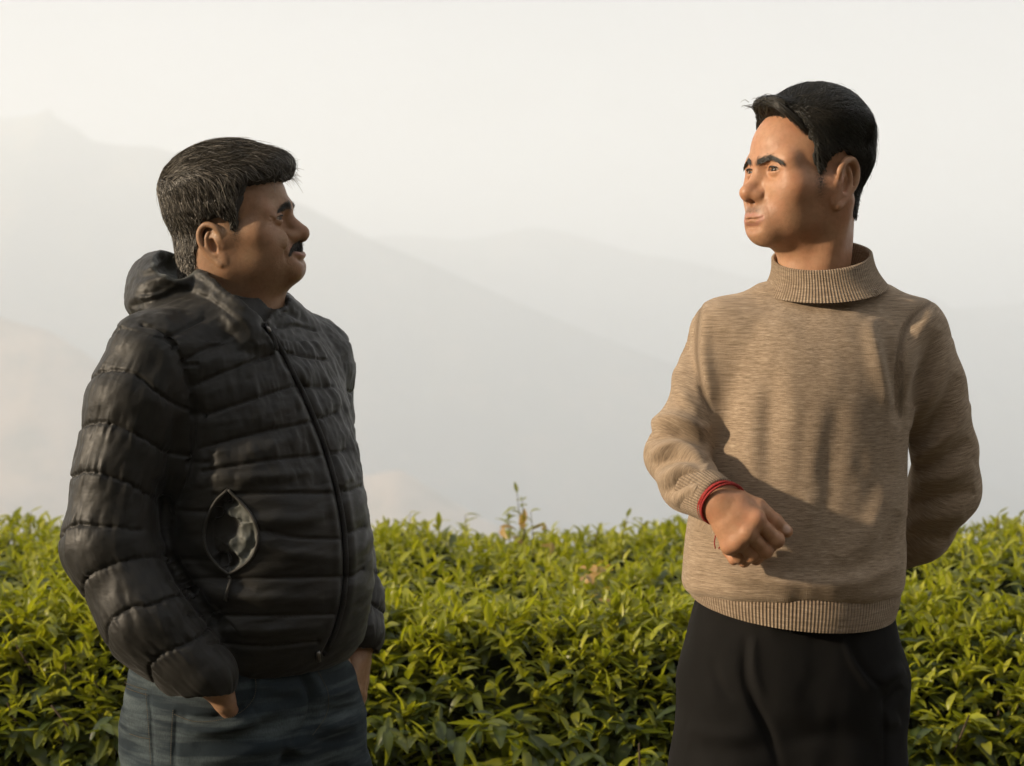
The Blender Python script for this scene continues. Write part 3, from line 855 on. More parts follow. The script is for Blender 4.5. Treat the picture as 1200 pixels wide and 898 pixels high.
# the rest of the body under the clothes, coarse
vb = Vol((0.12, 2.30, 0.04), (0.74, 2.72, 1.52), 0.009)
pa = lambda x, y, d=0.0: at(x, y, YA + d)
vb.chain([pa(960, 335, 0.02), pa(955, 420), pa(940, 560), pa(930, 690)], [0.04, 0.062, 0.075, 0.08], 0.02, 0.04)
vb.chain([pa(960, 375, 0.02), pa(858, 398), pa(796, 530, -0.04), at(835, 587, 2.345)], [0.05, 0.036, 0.028, 0.020], 0.02)
vb.chain([pa(960, 375, 0.02), pa(1062, 400, 0.02), pa(1104, 565, 0.06), pa(1040, 640, 0.155), pa(990, 655, 0.18)], [0.05, 0.036, 0.032, 0.026, 0.03], 0.02)
vb.chain([pa(880, 740, 0.01), pa(866, 960, 0.01), V3(0.312, 2.52, 0.50), V3(0.315, 2.54, 0.08)], [0.085, 0.075, 0.05, 0.035], 0.04)
vb.chain([pa(980, 740, 0.01), pa(985, 960, 0.02), V3(0.475, 2.53, 0.50), V3(0.475, 2.55, 0.08)], [0.085, 0.075, 0.05, 0.035], 0.04)
Pb, Fb = vb.mesh()
Vs, Fs, As = join_parts([(Ph @ RA.T + OA, Fh, Mh), (Pn, Fn, {'nail': nail}), (Pb, Fb, {})])
body_a = put('body', Vs, Fs, skin_a, attrs=As, root=person_a, off=PA)
gaze_a = V3(-0.80, -0.60, -0.02)
for s in (-1, 1):
    eyeball('eye', OA + RA @ V3(s * HEAD_A['eye'][0], *HEAD_A['eye'][1:]) - PA, gaze_a, body_a, (0.045, 0.025, 0.012))

# hair: a combed mass grown off the scalp, with loose strands following it
def grow_hair(v, poly, thick, extra, cutf=None):
    hv = Vol.__new__(Vol); hv.__dict__.update(v.__dict__); 
    x = v.ax[0].reshape(-1, 1, 1); y = v.ax[1].reshape(1, -1, 1); z = v.ax[2].reshape(1, 1, -1)
    sd = poly_sd(v.ax[1].reshape(-1, 1), v.ax[2].reshape(1, -1), poly).reshape(1, len(v.ax[1]), len(v.ax[2]))
    sd = sd + 0.0022 * (np.sin(x * 330 + 1) * np.sin(y * 410 + z * 260) + np.sin(x * 610 + y * 520) * 0.6)
    zz = v.ax[2].reshape(1, 1, -1); m = sstep(sd, -0.003, 0.007 + 0.016 * sstep(-zz, -0.01, 0.03))
    t = thick(x, y, z)
    scalp = np.full(v.d.shape, 0.05, np.float32)
    sv = Vol.__new__(Vol); sv.__dict__.update(v.__dict__); sv.d = v.d_scalp
    hv.d = (sv.d - (t * m - 0.016 * (1 - m))).astype(np.float32)
    for fn, k in extra: hv.add(fn, k)
    return hv
def scalp_field(v, q):
    """head without ears, so hair does not grow off them"""
    s = Vol.__new__(Vol); s.__dict__.update(v.__dict__); s.d = np.full(v.d.shape, 0.05, np.float32)
    w = q['w']; nk = q['neck']
    s.add(f_ell((0, 0.012 - q['skull'] / 2, 0.050), (0.076 * w, 0.098 - q['skull'] / 2, 0.080))); s.add(f_ell((0, -0.030, 0.048), (0.060 * w, 0.066, 0.062)), 0.03)
    s.add(f_ell((0, -0.030, -0.020), (0.061 * w, 0.064, 0.070)), 0.035)
    s.add(mirror(f_cone((0.062 * w, 0.0, -0.015), q['gonion'], 0.014, q['jaw_r'] * 0.9)), 0.03)
    s.add(mirror(f_cone((0.055 * w, -0.055, -0.008), (0.066 * w, -0.005, -0.002), 0.010, 0.010)), 0.025)
    s.add(f_cone((0, 0.022 - q['nape'], -0.030), (0, 0.030 + q['neck_back'] - q['nape'], -0.30), nk, nk * 1.08), 0.03)
    s.add(f_ell((0, 0.040 - q['nape'], -0.060), (nk * 0.9, 0.040, 0.09)), 0.03)
    v.d_scalp = s.d
def hair_part(v, q, poly, thick, extra, flow, lenf, n, mat, RM, O, root, off, seed, sway=None, lump=0.0016):
    rs = np.random.default_rng(seed)
    scalp_field(v, q)
    hv = grow_hair(v, poly, thick, extra)
    P, F = hv.mesh(0.0, 3)
    keep = v.sample(P) > -0.004                      # nothing of it inside the head
    F = F[keep[F].any(1)]; used = np.unique(F); mp_ = np.full(len(P), -1); mp_[used] = np.arange(len(used)); P = P[used]; F = mp_[F]
    N = normals(P, F)
    fl = flow(P); fl = fl / (np.linalg.norm(fl, axis=1, keepdims=True) + 1e-9)
    # combed grooves run along the flow: noise stretched in the flow direction
    ac = np.cross(N, fl)
    q1 = np.stack([np.einsum('ij,ij->i', P, np.broadcast_to(a, P.shape)) for a in np.eye(3)], 1)
    lum = fbm(np.stack([P[:, 0] * 170, (P[:, 1]) * 60, P[:, 2] * 60], 1), 3, seed) if sway is None else sway(P, seed)
    P = P + N * (lump * lum)[:, None] * sstep(P[:, 2], -0.05, 0.03)[:, None]
    rnd = np.clip(0.35 + 0.3 * lum, 0, 1)
    parts = [(P, F, {'rnd': rnd * 0.2, 'rnd2': np.full(len(P), 0.2), 'cap': np.ones(len(P))})]
    S = P[rs.integers(0, len(P), n)]
    out = v.sample(S) > 0.0015
    S = S[out] + rs.normal(0, 0.0006, (out.sum(), 3))
    L = lenf(S) * (0.6 + 0.8 * rs.random(len(S)))
    V, Fq, r1, r2 = strands(hv, S, flow, L, 7, 0.0020, 0.00055, 0.00014, rs, 0.22)
    parts.append((V, Fq, {'rnd': r1, 'rnd2': r2}))
    S2 = S[rs.random(len(S)) < 0.025]
    V, Fq, r1, r2 = strands(hv, S2, flow, lenf(S2) * 1.1, 7, 0.0045, 0.00026, 0.00008, rs, 0.4)
    parts.append((V, Fq, {'rnd': r1, 'rnd2': r2}))
    V, Fq, A = join_parts(parts)
    return put('hair', V @ RM.T + O, Fq, mat, attrs=A, root=root, off=off), hv
hair_a = hair_material('black_hair', (0.014, 0.013, 0.010), (0.048, 0.043, 0.034), (0.16, 0.15, 0.13), 0.03)
poly_a = [(-0.125, 0.185), (-0.106, 0.133), (-0.088, 0.115), (-0.072, 0.094), (-0.057, 0.074), (-0.047, 0.048), (-0.042, 0.024), (-0.035, 0.008), (-0.027, 0.004), (-0.020, 0.016), (-0.014, 0.036), (0.004, 0.048), (0.022, 0.040), (0.030, 0.012), (0.030, -0.020), (0.030, -0.060), (0.14, -0.070), (0.15, 0.185)]
def thick_a(x, y, z):
    top = sstep(z, 0.060, 0.115)
    t = 0.0030 + 0.0035 * sstep(z, 0.02, 0.06) + top * (0.009 + 0.013 * sstep(y, -0.085, 0.0) * (1 - 0.75 * sstep(y, 0.03, 0.085))) + 0.002 * sstep(y, 0.03, 0.09) * sstep(z, -0.02, 0.06)
    return t * (0.12 + 0.88 * sstep(z, -0.072, 0.0)) - 0.0022 * sstep(-z, -0.04, 0.01) * sstep(-y, 0.015, 0.03)
def flow_a(P):
    x, y, z = P.T
    top = sstep(z, 0.06, 0.12); back = sstep(y, 0.03, 0.09)
    return np.stack([0.35 * np.sign(x) * (1 - top) * 0 - 0.35 * top, 0.9 * (1 - 0.7 * back) + 0 * x, -0.95 * (1 - top) - 0.8 * back], 1)
def sway_a(P, seed):
    return fbm(np.stack([P[:, 0] * 120, P[:, 1] * 35, P[:, 2] * 120 + P[:, 1] * 60], 1), 3, seed)
hobj, hva = hair_part(va, HEAD_A, poly_a, thick_a, [(f_ell((0.0, -0.080, 0.115), (0.042, 0.018, 0.010), rot_x(R(-35))), 0.014)], flow_a,
                 lambda S: np.where(S[:, 2] > 0.06, 0.038, 0.012) * np.where(S[:, 2] < 0.01, 0.45, 1), 15000, hair_a, RA, OA, person_a, PA, 5, sway_a)
# a loose lock at the temple and stray hairs at the front
rs = np.random.default_rng(8); n = 90
base_l = curve([(0.018, -0.094, 0.118), (0.036, -0.091, 0.112), (0.050, -0.080, 0.099), (0.060, -0.064, 0.083), (0.064, -0.052, 0.072)], 8)
A = base_l[None] + rs.normal(0, 0.0022, (n, 1, 3)) + np.cumsum(rs.normal(0, 0.0004, (n, len(base_l), 3)), 1)
t_ = np.array([[-0.030, -0.092, 0.114], [-0.034, -0.099, 0.117], [-0.036, -0.104, 0.113]]); B = curve(t_, 8)[None] + np.stack([rs.uniform(-0.01, 0.05, n), rs.normal(0, 0.002, n), rs.normal(0, 0.003, n)], 1)[:, None] + np.cumsum(rs.normal(0, 0.0005, (n, len(curve(t_, 8)), 3)), 1)
for X_ in (A, B[:26]):
    V, F, r1, r2 = ribbon(X_, 0.0005, 0.00014, rs); put('lock', V @ RA.T + OA, F, hair_a, hobj, {'rnd': r1, 'rnd2': r2}, off=PA)
def brow_part(P, q, mat, RM, O, root, off, seed, n=220, ln=0.0085):
    rs = np.random.default_rng(seed)
    for s in (-1, 1):
        L = brow_line(P, q, s); T = np.gradient(L, axis=0); T /= np.linalg.norm(T, axis=1, keepdims=True)
        u = rs.random(n) ** 0.9 * (len(L) - 1.01); i = u.astype(int); f = (u - i)[:, None]
        B = L[i] * (1 - f) + L[i + 1] * f; t = u / (len(L) - 1)
        wdt = 0.0056 * (1 - 0.55 * t)
        B = B + np.stack([0 * u, -0.0006 + 0 * u, rs.normal(0, 0.5, n) * wdt], 1)
        D = T[i] + np.stack([0 * u, -0.25 + 0 * u, (0.55 - 0.9 * t)], 1) * 0.6 + rs.normal(0, 0.12, (n, 3))
        D /= np.linalg.norm(D, axis=1, keepdims=True)
        k = np.linspace(0, 1, 4)[None, :, None]
        A = B[:, None] + D[:, None] * k * (ln * (0.6 + 0.6 * rs.random(n)))[:, None, None] + np.array((0, 0.0022, -0.001)) * k ** 2
        V, F, r1, r2 = ribbon(A, 0.00032, 0.0001, rs)
        put('eyebrow', V @ RM.T + O, F, mat, attrs={'rnd': r1, 'rnd2': r2}, root=root, off=off)
brow_m = hair_material('brow_hair', (0.012, 0.010, 0.007), (0.035, 0.028, 0.020), (0.03, 0.025, 0.02), 0.0)
brow_part(Ph, HEAD_A, brow_m, RA, OA, body_a, PA, 21, 520, 0.0080)
lash_m = NT('lash'); lash_m.col((0.008, 0.006, 0.005)); lash_m.p(Roughness=0.6)
lash_part(HEAD_A, RA, OA, body_a, PA, lash_m.m)

# ---- sweater
def lv(py, xl, xr, bf, bb, Y, dy=0.0):
    a, b = at(xl, py, Y), at(xr, py, Y)
    return (a[2], (a[0] + b[0]) / 2, Y + dy, (b[0] - a[0]) / 2, bf, bb)
def wool(name, rib=False):
    m = NT(name)
    st = m.coord('uvw', (70, 900, 30)); st2 = m.coord('uvw', (24, 300, 12)); fine = m.coord('uvw', (420, 900, 100))
    n1 = m.noise(st, 1.0, 3, 0.6); n2 = m.noise(st2, 1.0, 3, 0.6); n3 = m.noise(fine, 1.0, 2)
    f = m.math('ADD', m.math('MULTIPLY', n1, 0.62), m.math('MULTIPLY', n2, 0.38))
    col = m.ramp(f, [(0.31, (0.105, 0.077, 0.053)), (0.44, (0.225, 0.168, 0.118)), (0.55, (0.335, 0.256, 0.183)), (0.70, (0.55, 0.45, 0.345))])
    col = m.mix(m.maprange(n3, 0.3, 0.7, 0, 0.35), col, (0.40, 0.29, 0.185))
    at_ = m.node('Attribute'); at_.attribute_name = 'uvw'
    sx = m.node('SeparateXYZ'); m.link(at_.outputs['Vector'], sx.inputs[0])
    if rib:
        w = m.math('SINE', m.math('MULTIPLY', sx.outputs[0], 2 * math.pi / 0.0042))
        col = m.mix(m.maprange(w, -1, -0.1, 0.55, 0), col, (0.10, 0.066, 0.04))
        hgt = m.math('ADD', m.math('MULTIPLY', w, 0.8), n3)
        m.bump(hgt, 0.7, 0.0012)
    else:
        w = m.math('MULTIPLY', m.math('SINE', m.math('MULTIPLY', sx.outputs[0], 2 * math.pi / 0.0030)), 0.06)
        hgt = m.math('ADD', m.math('ADD', m.math('MULTIPLY', n1, 0.9), n3), w)
        m.bump(hgt, 0.45, 0.0012)
        col = m.mix(m.math('MULTIPLY', sx.outputs[2], 0.55), col, (0.10, 0.072, 0.048))
    m.col(col); m.p(Roughness=0.95, Specular_IOR_Level=0.15, Sheen_Weight=0.25, Sheen_Roughness=0.5, Sheen_Tint=(1.0, 0.85, 0.68, 1))
    return m.m
wool_m, rib_m = wool('heather_wool'), wool('ribbed_wool', True)
tor_levels = [lv(700, 815, 1046, 0.105, 0.10, YA), lv(690, 803, 1056, 0.122, 0.112, YA), lv(668, 800, 1060, 0.126, 0.115, YA), lv(620, 804, 1060, 0.122, 0.115, YA), lv(560, 815, 1060, 0.116, 0.113, YA),
              lv(500, 828, 1064, 0.114, 0.115, YA), lv(450, 836, 1074, 0.114, 0.118, YA, 0.005), lv(405, 842, 1078, 0.106, 0.116, YA, 0.01), lv(378, 858, 1066, 0.094, 0.105, YA, 0.015), lv(360, 884, 1048, 0.080, 0.09, YA, 0.02), lv(345, 900, 1034, 0.066, 0.075, YA, 0.022)]
f_tor = f_loft(tor_levels, p=2.25)
arm_r = [pa(853, 395, 0.005), pa(836, 440, -0.005), pa(806, 500, -0.03), pa(793, 533, -0.045), at(808, 568, 2.40), at(838, 588, 2.343)]
rad_r = [0.055, 0.050, 0.044, 0.0445, 0.0390, 0.0315]
arm_l = [pa(1066, 397, 0.015), pa(1090, 455, 0.02), pa(1106, 525, 0.04), pa(1106, 575, 0.065), pa(1078, 618, 0.11), pa(1020, 655, 0.17)]
rad_l = [0.054, 0.051, 0.050, 0.051, 0.048, 0.042]
vs = Vol((0.12, 2.27, 0.955), (0.74, 2.76, 1.52), 0.0034)
vs.add(f_tor)
vs.add(f_cone(pa(908, 362, 0.02), pa(854, 386, 0.01), 0.036, 0.050), 0.05); vs.add(f_cone(pa(1020, 362, 0.025), pa(1064, 388, 0.02), 0.036, 0.050), 0.05)
vs.chain(arm_r[:3], rad_r[:3], 0.022, 0.02); vs.chain(arm_l[:3], rad_l[:3], 0.022, 0.02)
vs.chain(arm_r[2:], rad_r[2:], 0.008, 0.02); vs.chain(arm_l[2:], rad_l[2:], 0.008, 0.02)
vs.cut(f_cone(pa(962, 340, 0.012), pa(962, 260, 0.03), 0.062, 0.066), 0.006)             # neck opening
fore = JA['wrist'] - at(808, 568, 2.40); fore /= np.linalg.norm(fore)
vs.cut(f_cone(JA['wrist'] + fore * 0.026, JA['wrist'] + fore * 0.09, 0.050, 0.050), 0.003)
Ps, Fs2 = vs.mesh(0.0, 3)
Ns = normals(Ps, Fs2)
def limb_coord(P, pts):
    pts = np.array(pts); pts = curve(np.concatenate([[pts[0] - (pts[1] - pts[0])], pts]), 60)
    d, _, t = poly_dist(P, pts); tot = np.linalg.norm(np.diff(np.array(pts), axis=0), axis=1).sum()
    return d, t * tot
# soft unevenness, then folds
lowf = fbm(np.stack([Ps[:, 0] * 14, Ps[:, 1] * 14, Ps[:, 2] * 7], 1), 3, 4)
Ps = Ps + Ns * (0.0035 * lowf)[:, None]
Ns = normals(Ps, Fs2)
for line, w, h, os_ in [
    ([(822, 342), (817, 380), (816, 417), (822, 454), (832, 482)], 0.0045, -0.0045, 0), ([(826, 350), (824, 390), (826, 430), (834, 468)], 0.010, 0.003, 0),
    ([(1093, 351), (1068, 373), (1057, 402), (1056, 446), (1056, 490)], 0.0045, -0.005, 0), ([(1100, 365), (1078, 388), (1068, 420), (1066, 470)], 0.010, 0.004, 0),
    ([(1031, 378), (1043, 425), (1052, 465), (1056, 500)], 0.010, -0.008, 0), ([(1020, 372), (1030, 425), (1044, 480)], 0.014, 0.006, 0),
    ([(1098, 388), (1086, 428), (1068, 478)], 0.010, -0.007, 0), ([(1112, 395), (1102, 440), (1082, 482), (1066, 505)], 0.011, 0.006, 0),
    ([(1122, 440), (1104, 478), (1072, 520)], 0.010, -0.006, 0), ([(1134, 470), (1112, 508), (1072, 540)], 0.012, 0.007, 0),
    ([(1136, 515), (1106, 535), (1074, 552)], 0.009, -0.007, 0), ([(1142, 545), (1110, 558), (1076, 566)], 0.010, 0.006, 0), ([(1142, 575), (1108, 582), (1068, 590)], 0.009, -0.006, 0),
    ([(1132, 602), (1098, 606), (1064, 612)], 0.010, 0.005, 0), ([(1112, 628), (1084, 628), (1062, 632)], 0.010, -0.005, 0),
    ([(801, 388), (804, 417), (818, 450)], 0.009, -0.006, 0), ([(790, 430), (800, 462), (822, 490)], 0.010, 0.004, 0),
    ([(757, 514), (792, 508), (828, 524)], 0.0075, -0.009, 0), ([(757, 500), (792, 492), (830, 506)], 0.010, 0.008, 0), ([(762, 534), (792, 523), (828, 540)], 0.0075, 0.008, 0),
    ([(764, 548), (794, 536), (826, 548)], 0.007, -0.008, 0), ([(770, 566), (798, 550), (830, 552)], 0.0075, 0.006, 0), ([(776, 582), (802, 562), (830, 560)], 0.006, -0.005, 0), ([(788, 592), (806, 576), (824, 568)], 0.007, 0.004, 0),
    ([(842, 478), (838, 540), (836, 600)], 0.014, 0.005, 0), ([(856, 490), (852, 560), (850, 640)], 0.014, -0.005, 0),
    ([(886, 450), (880, 520), (874, 590)], 0.018, 0.004, 0), ([(905, 430), (900, 500), (900, 580)], 0.016, -0.005, 0), ([(935, 400), (928, 480), (926, 580)], 0.018, 0.005, 0),
    ([(960, 480), (952, 560), (952, 640)], 0.020, 0.004, 0), ([(985, 470), (972, 560), (968, 660)], 0.020, -0.005, 0), ([(1050, 560), (1020, 620), (985, 660)], 0.020, 0.005, 0), ([(1056, 600), (1035, 645), (1000, 675)], 0.016, -0.005, 0),
    ([(815, 650), (860, 672), (930, 684), (1000, 682), (1056, 660)], 0.014, 0.006, 0), ([(812, 625), (850, 650), (900, 662)], 0.012, -0.004, 0)]:
    Ps = stroke(Ps, Ns, line, w * (1.0 if w < 0.012 else 0.85), h * (1.5 if not (836 < line[0][0] < 1000 and line[0][1] > 390) else 0.75), os_)
Ns = normals(Ps, Fs2)
dr, tr = limb_coord(Ps, arm_r); dl, tl = limb_coord(Ps, arm_l)
tx = Ps[:, 0] - at(945, 500, YA)[0]; ty = Ps[:, 1] - YA
uv = np.stack([np.arctan2(tx, -ty) * 0.15, Ps[:, 2] + 0.10 * np.minimum(0, (Ps[:, 2] - 1.40)) * 0, 0 * tx], 1)
u_, v_ = to_px(Ps)
isr = (u_ < np.interp(v_, [340, 380, 417, 454, 482, 560, 640], [822, 817, 816, 822, 832, 842, 842])) & (tr > 0.0) & (dr < 0.085)
isl = (u_ > np.interp(v_, [351, 373, 402, 446, 490, 700], [1093, 1068, 1057, 1056, 1056, 1058])) & (dl < 0.09)
def around(P, pts):
    """angle round a limb"""
    L = np.array(pts); best = np.full(len(P), 1e9); ang = np.zeros(len(P))
    for i in range(len(L) - 1):
        ab = L[i + 1] - L[i]; t = np.clip(((P - L[i]) @ ab) / (ab @ ab), 0, 1); r = P - L[i] - t[:, None] * ab
        T = ab / np.linalg.norm(ab); ref = V3(0, -1, 0) - T * (-T[1]); ref /= np.linalg.norm(ref); b = np.cross(T, ref)
        d = np.linalg.norm(r, axis=1); m = d < best; best[m] = d[m]; ang[m] = np.arctan2(r[m] @ b, r[m] @ ref)
    return ang
for msk, pts, tt, o in ((isr, arm_r, tr, 3), (isl, arm_l, tl, 7)):
    uv[msk] = np.stack([around(Ps[msk], curve(pts, 40)) * 0.05 + o, tt[msk] + o, 0 * tt[msk]], 1)
seam_lines = ([(824, 346), (818, 380), (817, 417), (823, 454), (833, 482)], [(1092, 352), (1068, 374), (1057, 402), (1056, 446), (1055, 488)])
dseam = np.min([poly_dist(np.stack([u_, v_], 1), curve(l_, 20))[0] for l_ in seam_lines], 0) * YA / FPX
uv[:, 2] = np.where(Ps[:, 1] < 2.56, np.exp(-(dseam / 0.0028) ** 2), 0)
sweater = put('sweater', Ps, Fs2, wool_m, attrs={'uvw': uv}, root=person_a, off=PA)
sweater['label'] = 'beige heather knit sweater with high ribbed collar'

def band(name, ring_fn, nv, nu, thick, mat, parent, off, fold_in=True):
    """closed ribbed band: ring_fn(t, phi) -> point, t from 0 (bottom) to 1 (top)"""
    V, UVW = [], []
    prof = [(t, 0.0) for t in np.linspace(0, 1, nv)] + [(1.03, -0.5 * thick)] + [(t, -thick) for t in np.linspace(1, 0, nv)]
    ph = np.linspace(0, 2 * np.pi, nu, endpoint=False)
    arc = np.linalg.norm(ring_fn(0.5, 0.0) - ring_fn(0.5, np.pi)) / 2
    for t, o in prof:
        c = np.mean([ring_fn(t, a) for a in (0, np.pi / 2, np.pi, 1.5 * np.pi)], 0)
        for a in ph:
            p = ring_fn(t, a + math.pi); r = p - c
            V.append(p + o * r / (np.linalg.norm(r) + 1e-9)); UVW.append((a * arc, t * 0.04, 0))
    n = len(prof); F = []
    for i in range(n - 1):
        for j in range(nu): F.append((i * nu + j, i * nu + (j + 1) % nu, (i + 1) * nu + (j + 1) % nu, (i + 1) * nu + j))
    return put(name, V, np.array(F), mat, parent, {'uvw': np.array(UVW)}, off=off)
def ring_between(c0, c1, ex0, ey0, ex1, ey1, bulge=0.0):
    """tilted ellipse rings; ex, ey are half-axis vectors"""
    def fn(t, a):
        c = c0 + (c1 - c0) * t; ex = ex0 + (ex1 - ex0) * t; ey = ey0 + (ey1 - ey0) * t
        return c + (ex * math.sin(a) - ey * math.cos(a)) * (1 + bulge * math.sin(math.pi * min(1, max(0, t))))
    return fn
c0, c1 = pa(967, 337, 0.008), pa(963, 300, 0.012)
band('collar', ring_between(c0, c1, V3(0.091, 0.0, 0.006), V3(0, 0.086, 0.024), V3(0.0735, 0.0, 0.007), V3(0, 0.072, 0.025), -0.055), 9, 96, 0.005, rib_m, sweater, PA)
c0, c1 = pa(928, 705, 0.0), pa(930, 672, 0.0)
band('hem', ring_between(c0, c1, V3(0.151, 0.0, -0.014), V3(0, 0.122, 0.024), V3(0.157, 0.0, -0.008), V3(0, 0.121, 0.014), 0.015), 9, 128, 0.005, rib_m, sweater, PA)
w0 = JA['wrist'] - fore * 0.052; w1 = JA['wrist'] - fore * 0.001
e1 = np.cross(fore, (0, 0, 1.0)); e1 /= np.linalg.norm(e1); e2 = np.cross(e1, fore)
band('cuff', ring_between(w0, w1, e1 * 0.0385, e2 * 0.0385, e1 * 0.0325, e2 * 0.0335), 7, 72, 0.004, rib_m, sweater, PA)

# ---- red thread bracelet
mb_red = NT('red_thread'); cr = mb_red.coord('Object', (900, 900, 900)); mb_red.col(mb_red.ramp(mb_red.noise(cr, 1, 2), [(0.35, (0.16, 0.006, 0.008)), (0.6, (0.42, 0.03, 0.025)), (0.8, (0.55, 0.12, 0.06))])); mb_red.p(Roughness=0.8)
mbk = MB(); rs_ = np.random.default_rng(3)
wc = JA['wrist'] + fore * 0.006
for k in range(6):
    ph = np.linspace(0, 2 * np.pi, 40, endpoint=False); o1, o2, o3 = rs_.normal(0, 0.0012, 3); sh = (k - 2.5) * 0.0019
    rad = 0.0305 + 0.0012 * (k % 2)
    pts = [wc + fore * (sh + 0.0022 * math.sin(a + o1 * 900) + 0.006 * math.sin(a - 0.6)) + rad * (e1 * math.cos(a) + e2 * math.sin(a) * 1.02) for a in ph]
    mbk.add(*tube_mesh(pts, 0.0017, 6, True))
low = wc - e2 * 0.0315 - V3(0, 0.006, 0)
for dx in (-0.003, 0.004):
    pts = curve([low + V3(dx * 0.3, 0, 0), low + V3(dx, -0.006, -0.010), low + V3(dx * 1.8, -0.006, -0.022), low + V3(dx * 0.6 - 0.002, -0.004, -0.032)], 12)
    mbk.add(*tube_mesh(pts, 0.0009, 5))
bracelet = mesh_obj('thread_bracelet', np.concatenate(mbk.v), mbk.f, mb_red.m)
tag(bracelet, 'red twisted thread bracelet on the wrist below the beige cuff', 'bracelet')

# ---- trousers
def cloth_material(name, ca, cb, scale=900, rough=0.9, sheen=0.2, weave=0.5):
    m = NT(name); c = m.coord('Object', (scale, scale, scale)); c2 = m.coord('Object', (14, 14, 10))
    n = m.noise(c, 1, 2); n2 = m.noise(c2, 1, 5)
    m.col(m.mix(m.maprange(m.math('ADD', m.math('MULTIPLY', n, 0.5), m.math('MULTIPLY', n2, 0.5)), 0.35, 0.65, 0, 1), ca, cb))
    m.p(Roughness=rough, Specular_IOR_Level=0.2, Sheen_Weight=sheen, Sheen_Roughness=0.5); m.bump(n, weave, 0.0006)
    return m.m
black_m = cloth_material('black_cotton', (0.004, 0.0037, 0.0034), (0.009, 0.0082, 0.0075), sheen=0.0)
hip = [lv(905, 806, 1054, 0.10, 0.115, YA, 0.01), lv(870, 802, 1057, 0.105, 0.12, YA, 0.01), lv(830, 801, 1061, 0.11, 0.125, YA, 0.01), lv(790, 801, 1062, 0.112, 0.125, YA, 0.005), lv(745, 806, 1050, 0.106, 0.112, YA), lv(700, 818, 1040, 0.098, 0.10, YA)]
vt = Vol((0.20, 2.34, 0.05), (0.62, 2.70, 1.02), 0.0044)
vt.add(f_loft(hip, p=2.3))
for pts in ([pa(862, 800, 0.0), pa(858, 900, 0.0), V3(0.312, 2.51, 0.48), V3(0.315, 2.54, 0.10)], [pa(993, 800, 0.005), pa(986, 905, 0.012), V3(0.478, 2.52, 0.48), V3(0.480, 2.55, 0.10)]):
    vt.chain(pts, [0.082, 0.088, 0.068, 0.058], 0.02, 0.03)
Pt, Ft = vt.mesh(0.0, 3); Nt = normals(Pt, Ft)
Pt = Pt + Nt * (0.003 * fbm(np.stack([Pt[:, 0] * 16, Pt[:, 1] * 16, Pt[:, 2] * 9], 1), 3, 9))[:, None]
for line, w, h in [([(874, 744), (873, 790), (882, 820), (900, 860), (915, 905)], 0.007, -0.008), ([(884, 744), (884, 785), (893, 815)], 0.006, 0.005), ([(993, 742), (1003, 770), (1020, 795), (1036, 806)], 0.004, -0.005),
                   ([(988, 742), (998, 772), (1016, 800), (1034, 812)], 0.005, 0.004), ([(835, 770), (842, 800), (858, 822)], 0.008, -0.004), ([(1030, 805), (1046, 790), (1060, 784)], 0.010, 0.010), ([(1034, 830), (1050, 815), (1060, 806)], 0.008, -0.008),
                   ([(1036, 850), (1054, 842)], 0.010, 0.006), ([(806, 850), (840, 860), (890, 862)], 0.012, 0.005), ([(806, 876), (850, 882), (900, 880)], 0.012, -0.005), ([(900, 830), (950, 838), (1010, 830)], 0.02, 0.004), ([(915, 870), (970, 862), (1030, 872)], 0.014, -0.004),
                   ([(1034, 806), (1037, 850), (1036, 905)], 0.003, -0.003)]:
    Pt = stroke(Pt, Nt, line, w, h)
trousers = put('trousers', Pt, Ft, black_m, root=person_a, off=PA)
black_leather = NT('black_leather'); black_leather.col((0.02, 0.018, 0.016)); black_leather.p(Roughness=0.4)
def shoe(x, y, dirv, root, off, mat):
    v = Vol((x - 0.2, y - 0.2, 0.0), (x + 0.2, y + 0.2, 0.16), 0.006); d = np.array((*dirv, 0.0)); d /= np.linalg.norm(d); c = V3(x, y, 0)
    v.add(f_cone(c - d * 0.05 + V3(0, 0, 0.045), c + d * 0.08 + V3(0, 0, 0.035), 0.042, 0.036)); v.add(f_cone(c + d * 0.08 + V3(0, 0, 0.03), c + d * 0.15 + V3(0, 0, 0.026), 0.040, 0.026), 0.02)
    v.add(f_cone(c - d * 0.03 + V3(0, 0, 0.06), c - d * 0.03 + V3(0, 0, 0.11), 0.045, 0.045), 0.02)
    v.cut(f_box((x, y, -0.05), (1, 1, 0.052), 0.0))
    P, F = v.mesh(); put('shoe', P, F, mat, root=root, off=off)
shoe(0.315, 2.52, (-0.2, -1), person_a, PA, black_leather.m); shoe(0.480, 2.53, (0.15, -1), person_a, PA, black_leather.m)

# ------------------------------------------------------------------ man in the quilted jacket
YB = 2.8
person_b = empty('person', tuple(at(282, 640, YB)[:2]) + (0.0,))
tag(person_b, 'smiling man with moustache in a dark quilted hooded jacket and jeans, hands in pockets', 'person')
PB = np.array(person_b.location)
skin_b = skin_material('skin_brown', (0.33, 0.200, 0.115), (0.33, 0.172, 0.098), (0.25, 0.142, 0.082), (0.15, 0.10, 0.065), (0.30, 0.15, 0.115))
RB = rot_z(R(82)) @ rot_x(R(-8)) @ rot_y(R(-4))
q = HEAD_B
OB = at(253, 286, 2.727) - RB @ V3(-(q['ear'][0] + 0.004), q['ear'][1] + 0.010, q['ear'][2] + 0.003)
vB = build_head(q)
PhB, FhB = vB.mesh()
PhB, MhB = face_detail(PhB, FhB, q)
MhB['beard'] = MhB['beard'] * 0.45; MhB['tache'] = np.clip(MhB['tache'] * 1.1, 0, 1)
